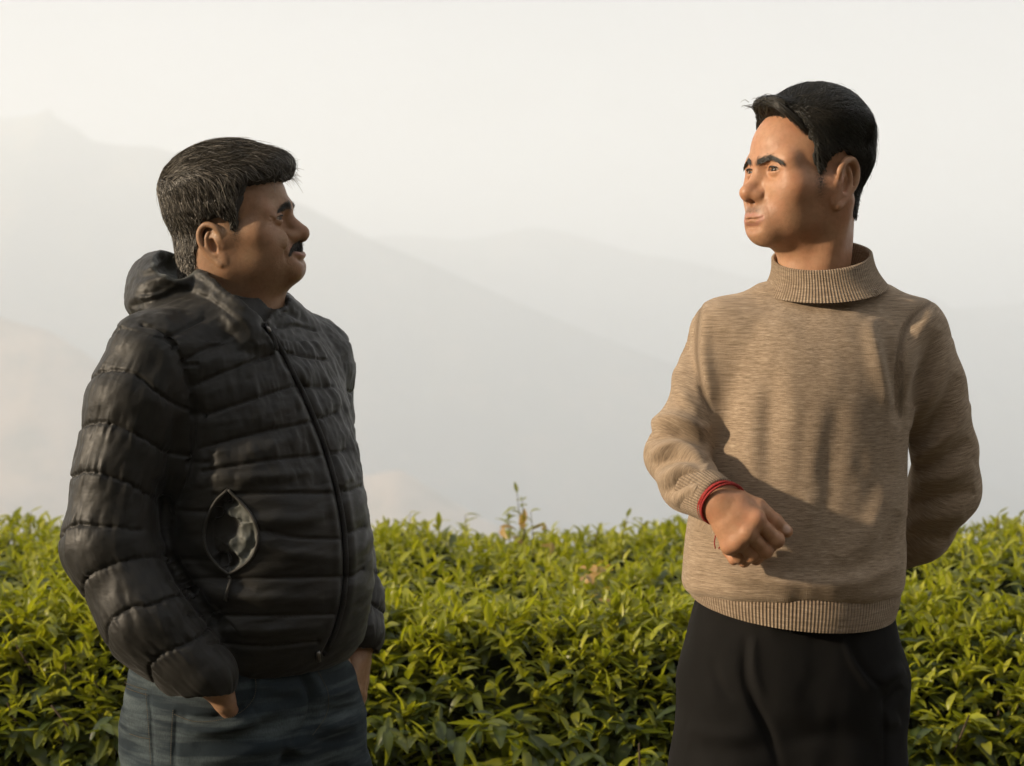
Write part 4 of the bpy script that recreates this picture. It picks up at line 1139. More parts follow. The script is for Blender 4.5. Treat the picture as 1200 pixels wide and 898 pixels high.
def pocket_hand(wr, tip, side, el, lo, hi):
    """hand sliding into a pocket: straight fingers, thumb alongside"""
    d = tip - wr; L = np.linalg.norm(d); d = d / L; s = np.cross(d, side); s /= np.linalg.norm(s)
    F4 = []
    for k in range(4):
        o = s * (0.030 - 0.020 * k); m = wr + d * 0.088 + o
        F4.append([m, m + d * 0.040 + side * 0.006, m + d * 0.062 + side * 0.016, m + d * 0.080 + side * 0.028])
    th = [wr + d * 0.030 + s * 0.030, wr + d * 0.060 + s * 0.044, wr + d * 0.088 + s * 0.046, wr + d * 0.108 + s * 0.044]
    return hand_field(0.0025, lo, hi, dict(elbow=el, wrist=wr, fingers=F4, thumb=th), 0.028)
w_near, t_near = at(250, 797, 2.598), at(283, 840, 2.735)
hb1 = pocket_hand(w_near, t_near, V3(0.62, 0.75, -0.2), at(228, 780, 2.582), w_near - V3(0.10, 0.12, 0.22), w_near + V3(0.22, 0.22, 0.10))
w_far, t_far = at(420, 748, 2.875), at(413, 800, 2.84)
hb2 = pocket_hand(w_far, t_far, V3(-0.7, 0.2, 0.0), at(412, 730, 2.885), w_far - V3(0.16, 0.16, 0.24), w_far + V3(0.14, 0.16, 0.10))
H1, G1 = hb1.mesh(); H2, G2 = hb2.mesh()
pb = lambda x, y, Y=YB: at(x, y, Y)
vb2 = Vol((-0.85, 2.45, 0.04), (-0.15, 3.1, 1.48), 0.010)
vb2.chain([pb(262, 350), pb(275, 440), pb(285, 560), pb(288, 700)], [0.05, 0.09, 0.12, 0.12], 0.02, 0.05)
vb2.chain([pb(265, 400), at(178, 440, 2.68), at(130, 638, 2.63), at(236, 788, 2.58)], [0.06, 0.05, 0.042, 0.022], 0.03)
vb2.chain([pb(275, 400), at(362, 440, 2.93), at(388, 648, 2.965), at(416, 740, 2.875)], [0.06, 0.05, 0.042, 0.022], 0.03)
vb2.chain([pb(240, 800, 2.76), at(245, 930, 2.72), V3(-0.52, 2.74, 0.48), V3(-0.53, 2.78, 0.08)], [0.10, 0.075, 0.05, 0.035], 0.04)
vb2.chain([pb(345, 800, 2.82), at(372, 930, 2.83), V3(-0.32, 2.86, 0.48), V3(-0.33, 2.90, 0.08)], [0.10, 0.07, 0.05, 0.035], 0.04)
PbB, FbB = vb2.mesh()
Vx, Fx, Ax = join_parts([(PhB @ RB.T + OB, FhB, MhB), (H1, G1, {}), (H2, G2, {}), (PbB, FbB, {})])
body_b = put('body', Vx, Fx, skin_b, attrs=Ax, root=person_b, off=PB)
for s in (-1, 1):
    eyeball('eye', OB + RB @ V3(s * q['eye'][0], *q['eye'][1:]) - PB, V3(0.97, -0.16, 0.08), body_b, (0.05, 0.03, 0.015))
# upper teeth in the smile
my, mz = q['mouth']
tv, tf = [], []
for i, t in enumerate(np.linspace(-1, 1, 13)):
    for dz in (0.0030, -0.0015): tv.append((0.020 * t, my + 0.0062 + 0.012 * t * t, mz + dz + 0.001 + q['smile'] * abs(t) ** 1.6))
tf = [(2 * i, 2 * i + 2, 2 * i + 3, 2 * i + 1) for i in range(12)]
mt_ = NT('tooth'); mt_.col((0.72, 0.66, 0.56)); mt_.p(Roughness=0.25)
put('teeth', np.array(tv) @ RB.T + OB, np.array(tf), mt_.m, body_b, off=PB)
hair_b = hair_material('greying_hair', (0.020, 0.017, 0.013), (0.085, 0.074, 0.057), (0.27, 0.245, 0.21), 0.32)
poly_b = [(-0.150, 0.170), (-0.130, 0.082), (-0.104, 0.074), (-0.062, 0.068), (-0.050, 0.056), (-0.044, 0.038), (-0.039, 0.010), (-0.034, -0.028), (-0.024, -0.028), (-0.021, -0.002), (-0.018, 0.016), (-0.004, 0.026), (0.014, 0.022), (0.024, 0.006), (0.028, -0.024), (0.032, -0.062), (0.050, -0.088), (0.15, -0.094), (0.16, 0.17)]
def thick_b(x, y, z):
    top = sstep(z, 0.050, 0.110)
    t = 0.005 + 0.006 * sstep(z, 0.0, 0.05) + 0.014 * top + 0.002 * sstep(y, 0.03, 0.09) * sstep(z, -0.03, 0.05)
    return t * (0.25 + 0.75 * sstep(z, -0.085, -0.01)) - 0.0045 * sstep(-z, -0.045, 0.0) * sstep(-y, 0.012, 0.03)
def flow_b(P):
    x, y, z = P.T
    top = sstep(z, 0.065, 0.12); fr = sstep(-y, 0.02, 0.09)
    return np.stack([0.25 * top - 0.1, -0.95 * top - 0.25 * (1 - top) + 0.2 * sstep(y, 0.05, 0.1) * (1 - top), -1.0 * (1 - top) - 0.25 * fr * top], 1)
def sway_b(P, seed):
    return fbm(np.stack([P[:, 0] * 110, P[:, 1] * 60 + P[:, 2] * 20, P[:, 2] * 55], 1), 3, seed)
hobj_b, hvB = hair_part(vB, q, poly_b, thick_b, [(f_ell((0.0, -0.080, 0.098), (0.060, 0.036, 0.022), rot_x(R(-14))), 0.022)], flow_b,
          lambda S: np.where(S[:, 2] > 0.07, 0.034, 0.015) * np.where(S[:, 2] < -0.01, 0.55, 1), 15000, hair_b, RB, OB, person_b, PB, 15, sway_b, 0.0020)
rs = np.random.default_rng(18); n = 110                       # fringe tips and stray hairs
xr = rs.uniform(-0.052, 0.052, n); st = np.stack([xr, -0.104 + 0.30 * xr ** 2 * 20 + rs.normal(0, 0.004, n), 0.094 + rs.normal(0, 0.007, n)], 1)
dr = np.stack([rs.normal(0.1, 0.35, n), -0.75 + rs.normal(0, 0.25, n), -0.25 + rs.normal(0, 0.45, n)], 1); dr /= np.linalg.norm(dr, axis=1, keepdims=True)
kk = np.linspace(0, 1, 6)[None, :, None]
A = st[:, None] + dr[:, None] * kk * (0.022 * (0.5 + rs.random(n)))[:, None, None] + np.array((0, 0.004, -0.006)) * kk ** 2
V, F, r1, r2 = ribbon(A, 0.0005, 0.00012, rs); put('lock', V @ RB.T + OB, F, hair_b, hobj_b, {'rnd': r1, 'rnd2': r2}, off=PB)
brow_part(PhB, q, brow_m, RB, OB, body_b, PB, 31, 420, 0.0105)
lash_part(q, RB, OB, body_b, PB, lash_m.m)
# moustache
rs = np.random.default_rng(77); n = 2000
x = rs.uniform(-1, 1, n); zz = rs.random(n)
root = np.stack([x * (0.034 - 0.008 * zz), np.full(n, my - 0.004), mz + 0.0085 + 0.0125 * zz * (1 - 0.45 * np.abs(x)) - 0.009 * np.abs(x) ** 2], 1)
root = np.array([PhB[np.argmin((PhB[:, 0] - p[0]) ** 2 + (PhB[:, 2] - p[2]) ** 2 + 0.15 * (PhB[:, 1] - p[1]) ** 2)] for p in root])
D = np.stack([0.75 * x, -0.34 + 0 * x, -0.80 + 0 * x], 1) + rs.normal(0, 0.16, (n, 3)); D /= np.linalg.norm(D, axis=1, keepdims=True)
k = np.linspace(0, 1, 5)[None, :, None]
A = root[:, None] + D[:, None] * k * (0.0088 * (0.6 + 0.6 * rs.random(n)))[:, None, None] + np.array((0, 0.0040, -0.0010)) * k ** 2
V, F, r1, r2 = ribbon(A, 0.00042, 0.00014, rs)
put('moustache', V @ RB.T + OB, F, hair_a, body_b, {'rnd': r1, 'rnd2': r2 * 0.9}, off=PB)

# ---- jacket
YAW = R(52)
FB, LB = V3(math.sin(YAW), -math.cos(YAW), 0), V3(math.cos(YAW), math.sin(YAW), 0)
OX, OY = at(282, 600, YB)[:2]
zB = lambda py: at(282, py, YB)[2]
jl = [(zB(772), 0, 0, 0.160, 0.178, 0.135), (zB(756), 0, 0, 0.172, 0.200, 0.145), (zB(720), 0, 0, 0.182, 0.220, 0.15), (zB(670), 0, 0, 0.184, 0.230, 0.148), (zB(620), 0, 0, 0.184, 0.226, 0.146), (zB(575), 0, 0, 0.182, 0.212, 0.146), (zB(530), 0, 0, 0.182, 0.190, 0.148),
      (zB(490), 0, 0, 0.184, 0.168, 0.150), (zB(450), 0, 0, 0.186, 0.146, 0.150), (zB(415), 0, 0, 0.176, 0.118, 0.145), (zB(388), 0, 0, 0.148, 0.092, 0.135), (zB(366), 0, -0.0, 0.112, 0.075, 0.115), (zB(350), 0, 0, 0.085, 0.065, 0.095)]
vj = Vol((-0.86, 2.42, 0.835), (-0.13, 3.08, 1.545), 0.0030)
vj.add(f_loft(jl, rot=YAW, origin=(OX, OY), p=2.25))
arm_n = [at(180, 424, 2.672), at(162, 470, 2.655), at(140, 560, 2.635), at(131, 640, 2.62), at(176, 728, 2.585), at(236, 792, 2.572)]
rad_n = [0.074, 0.076, 0.073, 0.073, 0.068, 0.055]
arm_f = [at(366, 430, 2.93), at(362, 500, 2.94), at(376, 590, 2.965), at(388, 650, 2.965), at(404, 705, 2.92), at(416, 742, 2.875)]
rad_f = [0.074, 0.074, 0.072, 0.070, 0.064, 0.052]
vj.add(f_cone(at(235, 385, 2.76), at(185, 416, 2.68), 0.058, 0.072), 0.05); vj.add(f_cone(at(305, 385, 2.86), at(360, 416, 2.93), 0.058, 0.070), 0.05)
vj.chain(arm_n[:3], rad_n[:3], 0.020, 0.02); vj.chain(arm_n[2:], rad_n[2:], 0.008, 0.025)
vj.chain(arm_f[:3], rad_f[:3], 0.020, 0.02); vj.chain(arm_f[2:], rad_f[2:], 0.008, 0.025)
# standing collar
col_pts = curve([at(306, 380, 2.705), at(286, 362, 2.685), at(260, 342, 2.70), at(236, 322, 2.735), at(214, 318, 2.80), at(222, 314, 2.87), at(262, 322, 2.905), at(305, 338, 2.90), at(332, 350, 2.86), at(334, 362, 2.80), at(312, 380, 2.715)], 40)
cv = vj.blank()
for i in range(len(col_pts) - 1):
    a, b = col_pts[i], col_pts[i + 1]
    cv.add(f_cone(a, b, 0.0070, 0.0070), 0.004); cv.add(f_cone(a - V3(0, 0, 0.026), b - V3(0, 0, 0.026), 0.0135, 0.0135), 0.012); cv.add(f_cone(a - V3(0, 0, 0.050), b - V3(0, 0, 0.050), 0.0155, 0.0155), 0.012)
vj.d = smin(vj.d, cv.d, 0.012)
# hood bunched behind the neck
hood_c = at(194, 334, 2.83)
vj.add(f_ell(hood_c, (0.062, 0.125, 0.056), rot_z(R(20))), 0.012)
vj.add(f_ell(at(180, 352, 2.79), (0.045, 0.085, 0.040), rot_z(R(20))), 0.015)
hood_cut = f_ell(at(206, 303, 2.75), (0.036, 0.10, 0.034), rot_z(R(10)) @ rot_y(R(20)))
vj.cut(hood_cut, 0.008)
neck_cut = f_cone(OB + RB @ V3(0, 0.02, -0.03), OB + RB @ V3(0, 0.045, -0.22), 0.069, 0.068)
vj.cut(neck_cut, 0.004); vj.cut(f_cone(OB + RB @ V3(0, -0.016, -0.05), OB + RB @ V3(0, -0.010, -0.20), 0.058, 0.062), 0.004)
for p_, d_ in ((w_near, t_near - w_near), (w_far, t_far - w_far)):
    d_ = d_ / np.linalg.norm(d_); vj.cut(f_cone(p_ + d_ * 0.030, p_ + d_ * 0.12, 0.036, 0.040), 0.004)
Pj, Fj = vj.mesh(0.0, 3)
Nj = normals(Pj, Fj)
dn, tn = limb_coord(Pj, arm_n); df, tf_ = limb_coord(Pj, arm_f)
uj, vjj = to_px(Pj)
armhole = np.interp(vjj, [380, 400, 440, 480, 520, 556, 562, 900], [196, 206, 218, 224, 224, 218, 400, 400])
sl_n = (dn < np.where(vjj < 556, 0.100, 0.086)) & (uj < armhole) & (vjj > 385 + 0.25 * np.clip(uj - 150, -60, 60)) & (Pj[:, 1] < 2.80)
sl_f = (df < 0.095) & ((Pj - np.array((OX, OY, 0))) @ LB > 0.165) & (vjj > 425)
def quilt(t, sp, ph):
    u = ((t + ph) / sp) % 1.0; e = np.minimum(u, 1 - u) * sp
    return e, np.floor((t + ph) / sp)
def gather(ang, cell, e, seed, f=26):
    return fbm(np.stack([ang * f, cell * 7.7 + e * 18], 1), 3, seed) * np.exp(-e / 0.014)
D = np.zeros(len(Pj)); seam_m = np.zeros(len(Pj))
for msk, pts, tt, ph, sd in ((sl_n, arm_n, tn, 0.030, 3), (sl_f, arm_f, tf_, 0.02, 5)):
    i = np.nonzero(msk)[0]; ang = around(Pj[i], curve(pts, 40)); wgt = np.where(vjj[i] > 556, sstep(0.088 - (dn if sd == 3 else df)[i], 0, 0.012), 1.0)
    tl_ = tt[i] + 0.010 * np.sin(ang * 2 + 1) + 0.004 * vnoise(np.stack([ang * 2, tt[i] * 8], 1), sd)
    e, c = quilt(tl_, 0.074, ph)
    D[i] += wgt * (-0.0030 * np.exp(-e / 0.010) - 0.0034 * np.exp(-(e / 0.0022) ** 2))
    D[i] += wgt * (0.0026 * gather(ang, c, e, sd, 11) + 0.0018 * fbm(np.stack([ang * 2.2 + tt[i] * 10, tt[i] * 22 - ang * 2.0], 1), 3, sd + 2))
    seam_m[i] = np.maximum(seam_m[i], np.exp(-(e / 0.0016) ** 2))
bz = ~(sl_n | sl_f)
i = np.nonzero(bz)[0]
q3 = Pj[i] - np.array((OX, OY, 0)); ang = np.arctan2(q3 @ LB, q3 @ FB)
back = ((q3 @ FB) < 0.0) | ((q3 @ LB) < -0.16)
e, c = quilt(Pj[i, 2], 0.075, 0.02)
body_z = (Pj[i, 2] < zB(400))
D[i] += np.where(back & body_z, -0.0030 * np.exp(-e / 0.010) - 0.0034 * np.exp(-(e / 0.0022) ** 2), 0)
D[i] += np.where(body_z, 0.0028 * fbm(np.stack([ang * 1.8 + Pj[i, 2] * 5, Pj[i, 2] * 32 - ang * 1.5], 1), 4, 8), 0.0022 * fbm(Pj[i] * 45, 3, 2))
D[i] += np.where(body_z & (Pj[i, 2] > zB(560)), 0.0022 * fbm(np.stack([ang * 9 + Pj[i, 2] * 16, Pj[i, 2] * 15 - ang * 5], 1), 3, 12), 0)
Pj = Pj + Nj * D[:, None]
seam = lambda line, w=0.0024, h=-0.0050: (line, w, h)
front_seams = [[(166, 381), (182, 384), (198, 394)], [(198, 395), (216, 385), (238, 374)], [(214, 425), (236, 411), (262, 403)], [(226, 452), (268, 434), (318, 416)], [(240, 487), (290, 470), (345, 452)], [(232, 526), (300, 508), (366, 494)],
               [(236, 553), (310, 540), (383, 533)], [(252, 580), (320, 578), (394, 578)], [(200, 678), (290, 678), (400, 676)], [(222, 720), (300, 722), (396, 720)], [(245, 752), (310, 758), (372, 752)], [(310, 622), (350, 630), (402, 632)],
               [(325, 383), (348, 382), (370, 387)], [(330, 413), (355, 417), (383, 422)], [(350, 453), (370, 454), (389, 453)], [(370, 491), (382, 489), (394, 484)], [(385, 532), (395, 531), (405, 528)], [(403, 576), (412, 575), (423, 570)], [(409, 624), (418, 622), (428, 617)], [(408, 676), (416, 674), (426, 668)]]
hole = [(199, 396), (214, 422), (224, 460), (226, 500), (220, 545), (205, 590)]
Nj = normals(Pj, Fj)
for ln in front_seams:
    Pj = stroke(Pj, Nj, ln, 0.0120, -0.0022, taper=False); Pj = stroke(Pj, Nj, ln, 0.0026, -0.0040, taper=False)
Pj = stroke(Pj, Nj, hole, 0.0030, -0.0055); Pj = stroke(Pj, Nj, hole, 0.014, -0.0045)
for ln, w, h in [([(252, 600), (300, 612), (380, 606)], 0.010, 0.005), ([(300, 640), (350, 650), (398, 652)], 0.010, 0.005), ([(240, 560), (300, 560), (380, 552)], 0.008, 0.004), ([(215, 640), (240, 668), (300, 690)], 0.010, -0.005), ([(215, 700), (280, 700), (380, 702)], 0.009, 0.005),
                 ([(238, 735), (300, 740), (380, 736)], 0.008, 0.005), ([(186, 560), (196, 600), (196, 640)], 0.012, -0.010), ([(190, 640), (222, 690), (262, 740)], 0.010, -0.012), ([(212, 338), (246, 352), (290, 385)], 0.006, -0.005), ([(150, 360), (185, 350), (215, 338)], 0.006, -0.008),
                 ([(160, 312), (172, 318), (196, 300)], 0.005, 0.003), ([(158, 335), (178, 330), (200, 322)], 0.006, 0.004), ([(156, 345), (180, 342), (205, 333)], 0.005, -0.004), ([(328, 352), (345, 356), (362, 376)], 0.008, 0.004), ([(316, 378), (335, 366), (360, 378)], 0.004, -0.005)]:
    Pj = stroke(Pj, Nj, ln, w, h)
zip_px = [(309, 381), (318, 391), (335, 420), (352, 455), (368, 491), (383, 532), (395, 576), (403, 622), (405, 668), (401, 710), (391, 744), (380, 766)]
Pj = stroke(Pj, Nj, zip_px, 0.0040, -0.0050, taper=False)
Pj = stroke(Pj, Nj, [(x_ - 9, y_ + 2) for x_, y_ in zip_px], 0.0060, 0.0030); Pj = stroke(Pj, Nj, [(x_ + 9, y_ - 2) for x_, y_ in zip_px], 0.0060, 0.0030)
# open chest pocket: a leaf-shaped mouth
left_e = [(267, 573), (252, 588), (242, 608), (239, 628), (243, 648), (256, 664), (268, 673)]
right_e = [(267, 573), (282, 588), (296, 605), (303, 625), (300, 645), (288, 662), (268, 673)]
lens = [tuple(p) for p in curve(left_e, 30)] + [tuple(p) for p in curve(right_e, 30)[::-1][1:-1]]
uj, vjj = to_px(Pj); Nj = normals(Pj, Fj)
near = (uj > 230) & (uj < 310) & (vjj > 565) & (vjj < 680) & (Nj[:, 1] < 0.2) & (Pj[:, 1] < 2.80) & ~sl_n
sdl = np.full(len(Pj), -50.0); sdl[near] = poly_sd(uj[near], vjj[near], lens)
inside = sstep(sdl, -1.0, 5.0)
bag = sstep(sdl, 0.5, 2.0) * sstep(uj + 7 * np.sin(vjj * 0.16) , 268, 274)
Pj = Pj - Nj * (inside * (0.016 - 0.010 * bag * (0.55 + 0.45 * fbm(np.stack([uj * 0.09, vjj * 0.07 + uj * 0.03], 1), 3, 6))))[:, None]
hc = np.abs(hood_cut(*(Pj.T)))
lining = np.clip(bag + np.where((vjj < 345) & (uj < 240), np.exp(-(hc / 0.004) ** 2), 0), 0, 1)
mj = NT('black_nylon'); cj = mj.coord('Object')
nj = mj.noise(cj, 60, 4); nj2 = mj.noise(mj.coord('Object', (1400, 1400, 1400)), 1, 1)
colj = mj.mix(mj.maprange(nj, 0.3, 0.7, 0, 1), (0.0088, 0.0080, 0.0062), (0.0150, 0.0136, 0.0105))
colj = mj.mix(mj.attr('lining'), colj, (0.085, 0.09, 0.08))
colj = mj.mix(mj.math('MULTIPLY', mj.attr('seam'), 0.6), colj, (0.006, 0.006, 0.005))
mj.col(colj); mj.p(Roughness=mj.maprange(nj, 0.3, 0.7, 0.46, 0.62), Specular_IOR_Level=0.30, Sheen_Weight=0.08)
mj.bump(mj.math('ADD', mj.math('MULTIPLY', mj.noise(mj.coord('Object', (40, 40, 110)), 1, 4, 0.6), 1.0), mj.math('MULTIPLY', nj2, 0.08)), 0.22, 0.0030)
jacket = put('jacket', Pj, Fj, mj.m, attrs={'lining': lining, 'seam': seam_m}, root=person_b, off=PB)
jacket['label'] = 'black quilted puffer jacket with hood down and chest pocket unzipped'
Nj = normals(Pj, Fj)
tape = NT('zip_tape'); tape.col((0.012, 0.011, 0.010)); tape.p(Roughness=0.8)
pip = NT('zip_piping'); pip.col((0.026, 0.024, 0.019)); pip.p(Roughness=0.7)
metal = NT('grey_metal'); metal.col((0.20, 0.19, 0.18)); metal.p(Roughness=0.35, Metallic=0.9)
zl = on_surface(zip_px, Pj, Nj, 80, 0.0015)
mbz = MB(); mbz.add(*tube_mesh(zl, 0.0042, 8))
zipper = mbz.build('zip', tape.m, None); zipper.parent = jacket; zipper.data.transform(Matrix.Translation(-Vector(PB)))
teeth_mb = MB()
for i in range(0, len(zl) - 1):
    for f in (0.0, 0.5):
        c = zl[i] * (1 - f) + zl[i + 1] * f + V3(0.0008, -0.0038, 0)
        v_, f_ = box_mesh(c - V3(0.0012, 0.0009, 0.0009), c + V3(0.0012, 0.0009, 0.0009)); teeth_mb.add(v_, f_)
zt = teeth_mb.build('zip_teeth', tape.m, None, False); zt.parent = zipper; zt.data.transform(Matrix.Translation(-Vector(PB)))
def pull(name, pts, w, mat, parent):
    m_ = MB(); m_.add(*tube_mesh(pts, w, 6)); o = m_.build(name, mat, None); o.parent = parent; o.data.transform(Matrix.Translation(-Vector(PB))); return o
sl = on_surface([(309, 386), (313, 391), (319, 401), (322, 411)], Pj, Nj, 9, 0.006)
pull('zip_slider', sl[:4], np.array([0.0022, 0.0034, 0.0034, 0.0024]), metal.m, zipper); pull('zip_pull', sl[3:], np.linspace(0.0024, 0.0042, len(sl[3:])), tape.m, zipper)
for e_ in (left_e, right_e): pull('pocket_edge', on_surface(e_, Pj, Nj, 30, 0.0015), 0.0026, pip.m, jacket)
pp = on_surface([(270, 674), (271, 682), (268, 690), (265, 703)], Pj, Nj, 9, 0.005)
pull('pocket_zip_pull', pp, np.linspace(0.0022, 0.0032, len(pp)), pip.m, jacket)
be = on_surface([(371, 763), (372, 773)], Pj, Nj, 4, 0.004); pull('zip_end', be, 0.0036, metal.m, zipper)

# ---- jeans
mjn = NT('blue_denim'); cjn = mjn.coord('Object')
tw = mjn.node('TexWave', wave_type='BANDS', bands_direction='DIAGONAL'); tw.inputs['Scale'].default_value = 520; tw.inputs['Distortion'].default_value = 2.0
mjn.link(cjn, tw.inputs['Vector'])
nf = mjn.noise(mjn.coord('Object', (5, 5, 52)), 1, 4, 0.55); nl = mjn.noise(cjn, 12, 5); ng = mjn.noise(mjn.coord('Object', (500, 500, 160)), 1, 2)
cc = mjn.mix(mjn.maprange(nl, 0.35, 0.7, 0, 1), (0.012, 0.019, 0.025), (0.030, 0.044, 0.053))
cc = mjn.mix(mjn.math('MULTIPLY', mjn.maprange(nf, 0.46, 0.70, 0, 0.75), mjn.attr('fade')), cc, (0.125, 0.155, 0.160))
cc = mjn.mix(mjn.maprange(ng, 0.35, 0.75, 0, 0.5), cc, (0.012, 0.018, 0.026))
cc = mjn.mix(mjn.attr('stitch'), cc, (0.20, 0.16, 0.10))
mjn.col(cc); mjn.p(Roughness=0.9, Specular_IOR_Level=0.2); mjn.bump(mjn.math('ADD', mjn.math('MULTIPLY', tw.outputs['Fac'], 0.5), ng), 0.5, 0.0007)
vq = Vol((-0.76, 2.44, 0.05), (-0.14, 3.06, 0.99), 0.0046)
hj_ = [(zB(915), 0, 0.0, 0.195, 0.150, 0.165), (zB(870), 0, 0.0, 0.200, 0.168, 0.172), (zB(830), 0, 0, 0.196, 0.172, 0.172), (zB(790), 0, 0, 0.186, 0.172, 0.160), (zB(765), 0, 0, 0.176, 0.166, 0.148), (zB(740), 0, 0, 0.160, 0.150, 0.13)]
vq.add(f_loft(hj_, rot=YAW, origin=(OX, OY), p=2.3))
vq.chain([at(248, 850, 2.73), at(246, 930, 2.71), V3(-0.525, 2.73, 0.46), V3(-0.535, 2.78, 0.10)], [0.105, 0.104, 0.078, 0.066], 0.02, 0.03)
vq.chain([at(362, 850, 2.84), at(370, 930, 2.84), V3(-0.325, 2.86, 0.46), V3(-0.335, 2.90, 0.10)], [0.095, 0.096, 0.076, 0.066], 0.02, 0.03)
Pq, Fq = vq.mesh(0.0, 3); Nq = normals(Pq, Fq)
Pq = Pq + Nq * (0.0034 * fbm(np.stack([Pq[:, 0] * 9, Pq[:, 1] * 9, Pq[:, 2] * 26], 1), 4, 33))[:, None]
Nq = normals(Pq, Fq)
pocket_c = [(292, 779), (297, 800), (294, 818), (280, 832), (258, 840), (228, 842), (204, 832)]
for ln, w, h in [([(300, 838), (280, 850), (250, 856), (215, 850)], 0.018, 0.016), (pocket_c, 0.0045, -0.010), ([(345, 782), (358, 800), (366, 820), (362, 845), (340, 872)], 0.006, -0.009), ([(356, 782), (372, 805), (376, 830)], 0.008, 0.005), ([(207, 830), (205, 860), (204, 905)], 0.0040, -0.004), ([(174, 812), (177, 850), (180, 905)], 0.0035, -0.004),
                 ([(146, 803), (160, 808), (174, 812)], 0.004, -0.004), ([(152, 862), (165, 866), (178, 868)], 0.0030, -0.003), ([(225, 872), (280, 862), (335, 842)], 0.010, -0.006), ([(225, 858), (280, 850), (330, 828)], 0.010, 0.006), ([(230, 892), (285, 884), (340, 866)], 0.010, 0.006),
                 ([(300, 800), (325, 806), (352, 806)], 0.008, 0.004), ([(300, 822), (328, 822), (352, 820)], 0.008, -0.004), ([(375, 815), (398, 812), (422, 806)], 0.007, 0.005), ([(375, 832), (400, 832), (422, 826)], 0.007, -0.005), ([(370, 850), (395, 852), (420, 846)], 0.007, 0.005), ([(366, 868), (392, 870), (418, 864)], 0.007, -0.005),
                 ([(400, 757), (412, 772), (424, 784)], 0.004, -0.006), ([(345, 880), (335, 905)], 0.012, -0.02)]:
    Pq = stroke(Pq, Nq, ln, w, h)
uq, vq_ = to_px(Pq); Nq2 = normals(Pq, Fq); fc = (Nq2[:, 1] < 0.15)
st_ = np.zeros(len(Pq))
pocket_bag = np.zeros(len(Pq))
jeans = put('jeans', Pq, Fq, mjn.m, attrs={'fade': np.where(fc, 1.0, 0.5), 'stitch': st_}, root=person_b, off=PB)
def stitch_line(line, parent, mat, gap=0.0032, r=0.00055):
    L = on_surface(line, Pq, Nq2, 60, 0.0006); seg = np.linalg.norm(np.diff(L, axis=0), axis=1); cum = np.concatenate([[0], np.cumsum(seg)])
    m_ = MB(); s = 0.0
    while s + gap * 0.65 < cum[-1]:
        a, b = [np.array([np.interp(t, cum, L[:, k]) for k in range(3)]) for t in (s, s + gap * 0.65)]
        m_.add(*tube_mesh([a, b], r, 4)); s += gap
    o = m_.build('stitching', mat, None); o.parent = parent; o.data.transform(Matrix.Translation(-Vector(PB)))
thr = NT('stitch_thread'); thr.col((0.10, 0.082, 0.052)); thr.p(Roughness=0.8)
for ln in ([(146, 800), (160, 805), (173, 809)], [(147, 806), (160, 811), (174, 815)], [(171, 812), (174, 850), (177, 897)], [(203, 832), (201, 860), (200, 897)], [(152, 860), (165, 864), (177, 866)], [(295, 784), (300, 800), (297, 819), (282, 835), (258, 844), (228, 846), (204, 837)], [(372, 786), (384, 812), (382, 838), (366, 862)]):
    stitch_line(ln, jeans, thr.m)
cop = NT('copper_rivet'); cop.col((0.55, 0.30, 0.16)); cop.p(Roughness=0.35, Metallic=0.8)
rv = on_surface([(294, 781), (294.5, 782)], Pq, Nq2, 3, 0.002)[0]
vr = Vol(rv - 0.008, rv + 0.008, 0.0008); vr.add(f_ell(rv, (0.0046, 0.0020, 0.0046), rot_z(R(-20)))); vr.cut(f_ell(rv - V3(0, 0.003, 0), (0.0016, 0.002, 0.0016)), 0.001)
P_, F_ = vr.mesh(); put('rivet', P_, F_, cop.m, jeans, off=PB)
lp = on_surface([(304, 779), (304, 787)], Pq, Nq2, 4, 0.003)
pull('belt_loop', lp, 0.0045, mjn.m, jeans)
brown = NT('brown_leather'); brown.col((0.05, 0.03, 0.02)); brown.p(Roughness=0.5)
shoe(-0.53, 2.75, (0.7, -0.8), person_b, PB, brown.m); shoe(-0.33, 2.87, (0.8, -0.5), person_b, PB, brown.m)

# ------------------------------------------------------------------ tea hedge
hedge = empty('tea_hedge', (0, 3.6, 0))
tag(hedge, 'dense clipped tea hedge with yellow-green shoots behind the two men', 'hedge')
HO = np.array(hedge.location)
rh = np.random.default_rng(42)
X0, X1, Y0, Y1 = -2.7, 2.9, 3.42, 5.55
def hedge_top(x, y):
    base = 0.764 + 0.045 * vnoise(np.stack([x * 1.1, y * 1.1], 1), 2) + 0.03 * vnoise(np.stack([x * 3.3, y * 3.3], 1), 5)
    fr = np.clip((y - Y0) / 0.42, 0, 1); bk = np.clip((Y1 - y) / 0.35, 0, 1)
    right = np.clip((x - 0.2) / 0.7, 0, 1)
    return base - 0.34 * (1 - fr) ** 2.2 * (1 - 0.25 * right) - 0.08 * (1 - bk) ** 2
def leaf_mesh(L, W, curl, fold, n=5):
    """pointed oval blade with a folded midrib: rows of three points"""
    V = []
    for i in range(n + 1):
        t = i / n; w = W * (math.sin(math.pi * min(1, t * 0.94 + 0.03)) ** 0.85) * (1.0 - 0.25 * t); z = -curl * L * t * t; y = L * (t - 0.12 * curl * t * t)
        V += [(-w / 2, y, z + fold * w * 0.5), (0, y, z), (w / 2, y, z + fold * w * 0.5)]
    F = []
    for i in range(n):
        a = 3 * i; F += [(a, a + 1, a + 4, a + 3), (a + 1, a + 2, a + 5, a + 4)]
    return np.array(V), np.array(F)
variants = [leaf_mesh(1.0, w_, c, f) for c, f, w_ in ((0.25, 0.45, 0.42), (0.45, 0.35, 0.46), (0.10, 0.55, 0.38), (0.62, 0.30, 0.48), (-0.12, 0.5, 0.36), (0.35, 0.7, 0.44), (0.9, 0.4, 0.42))]
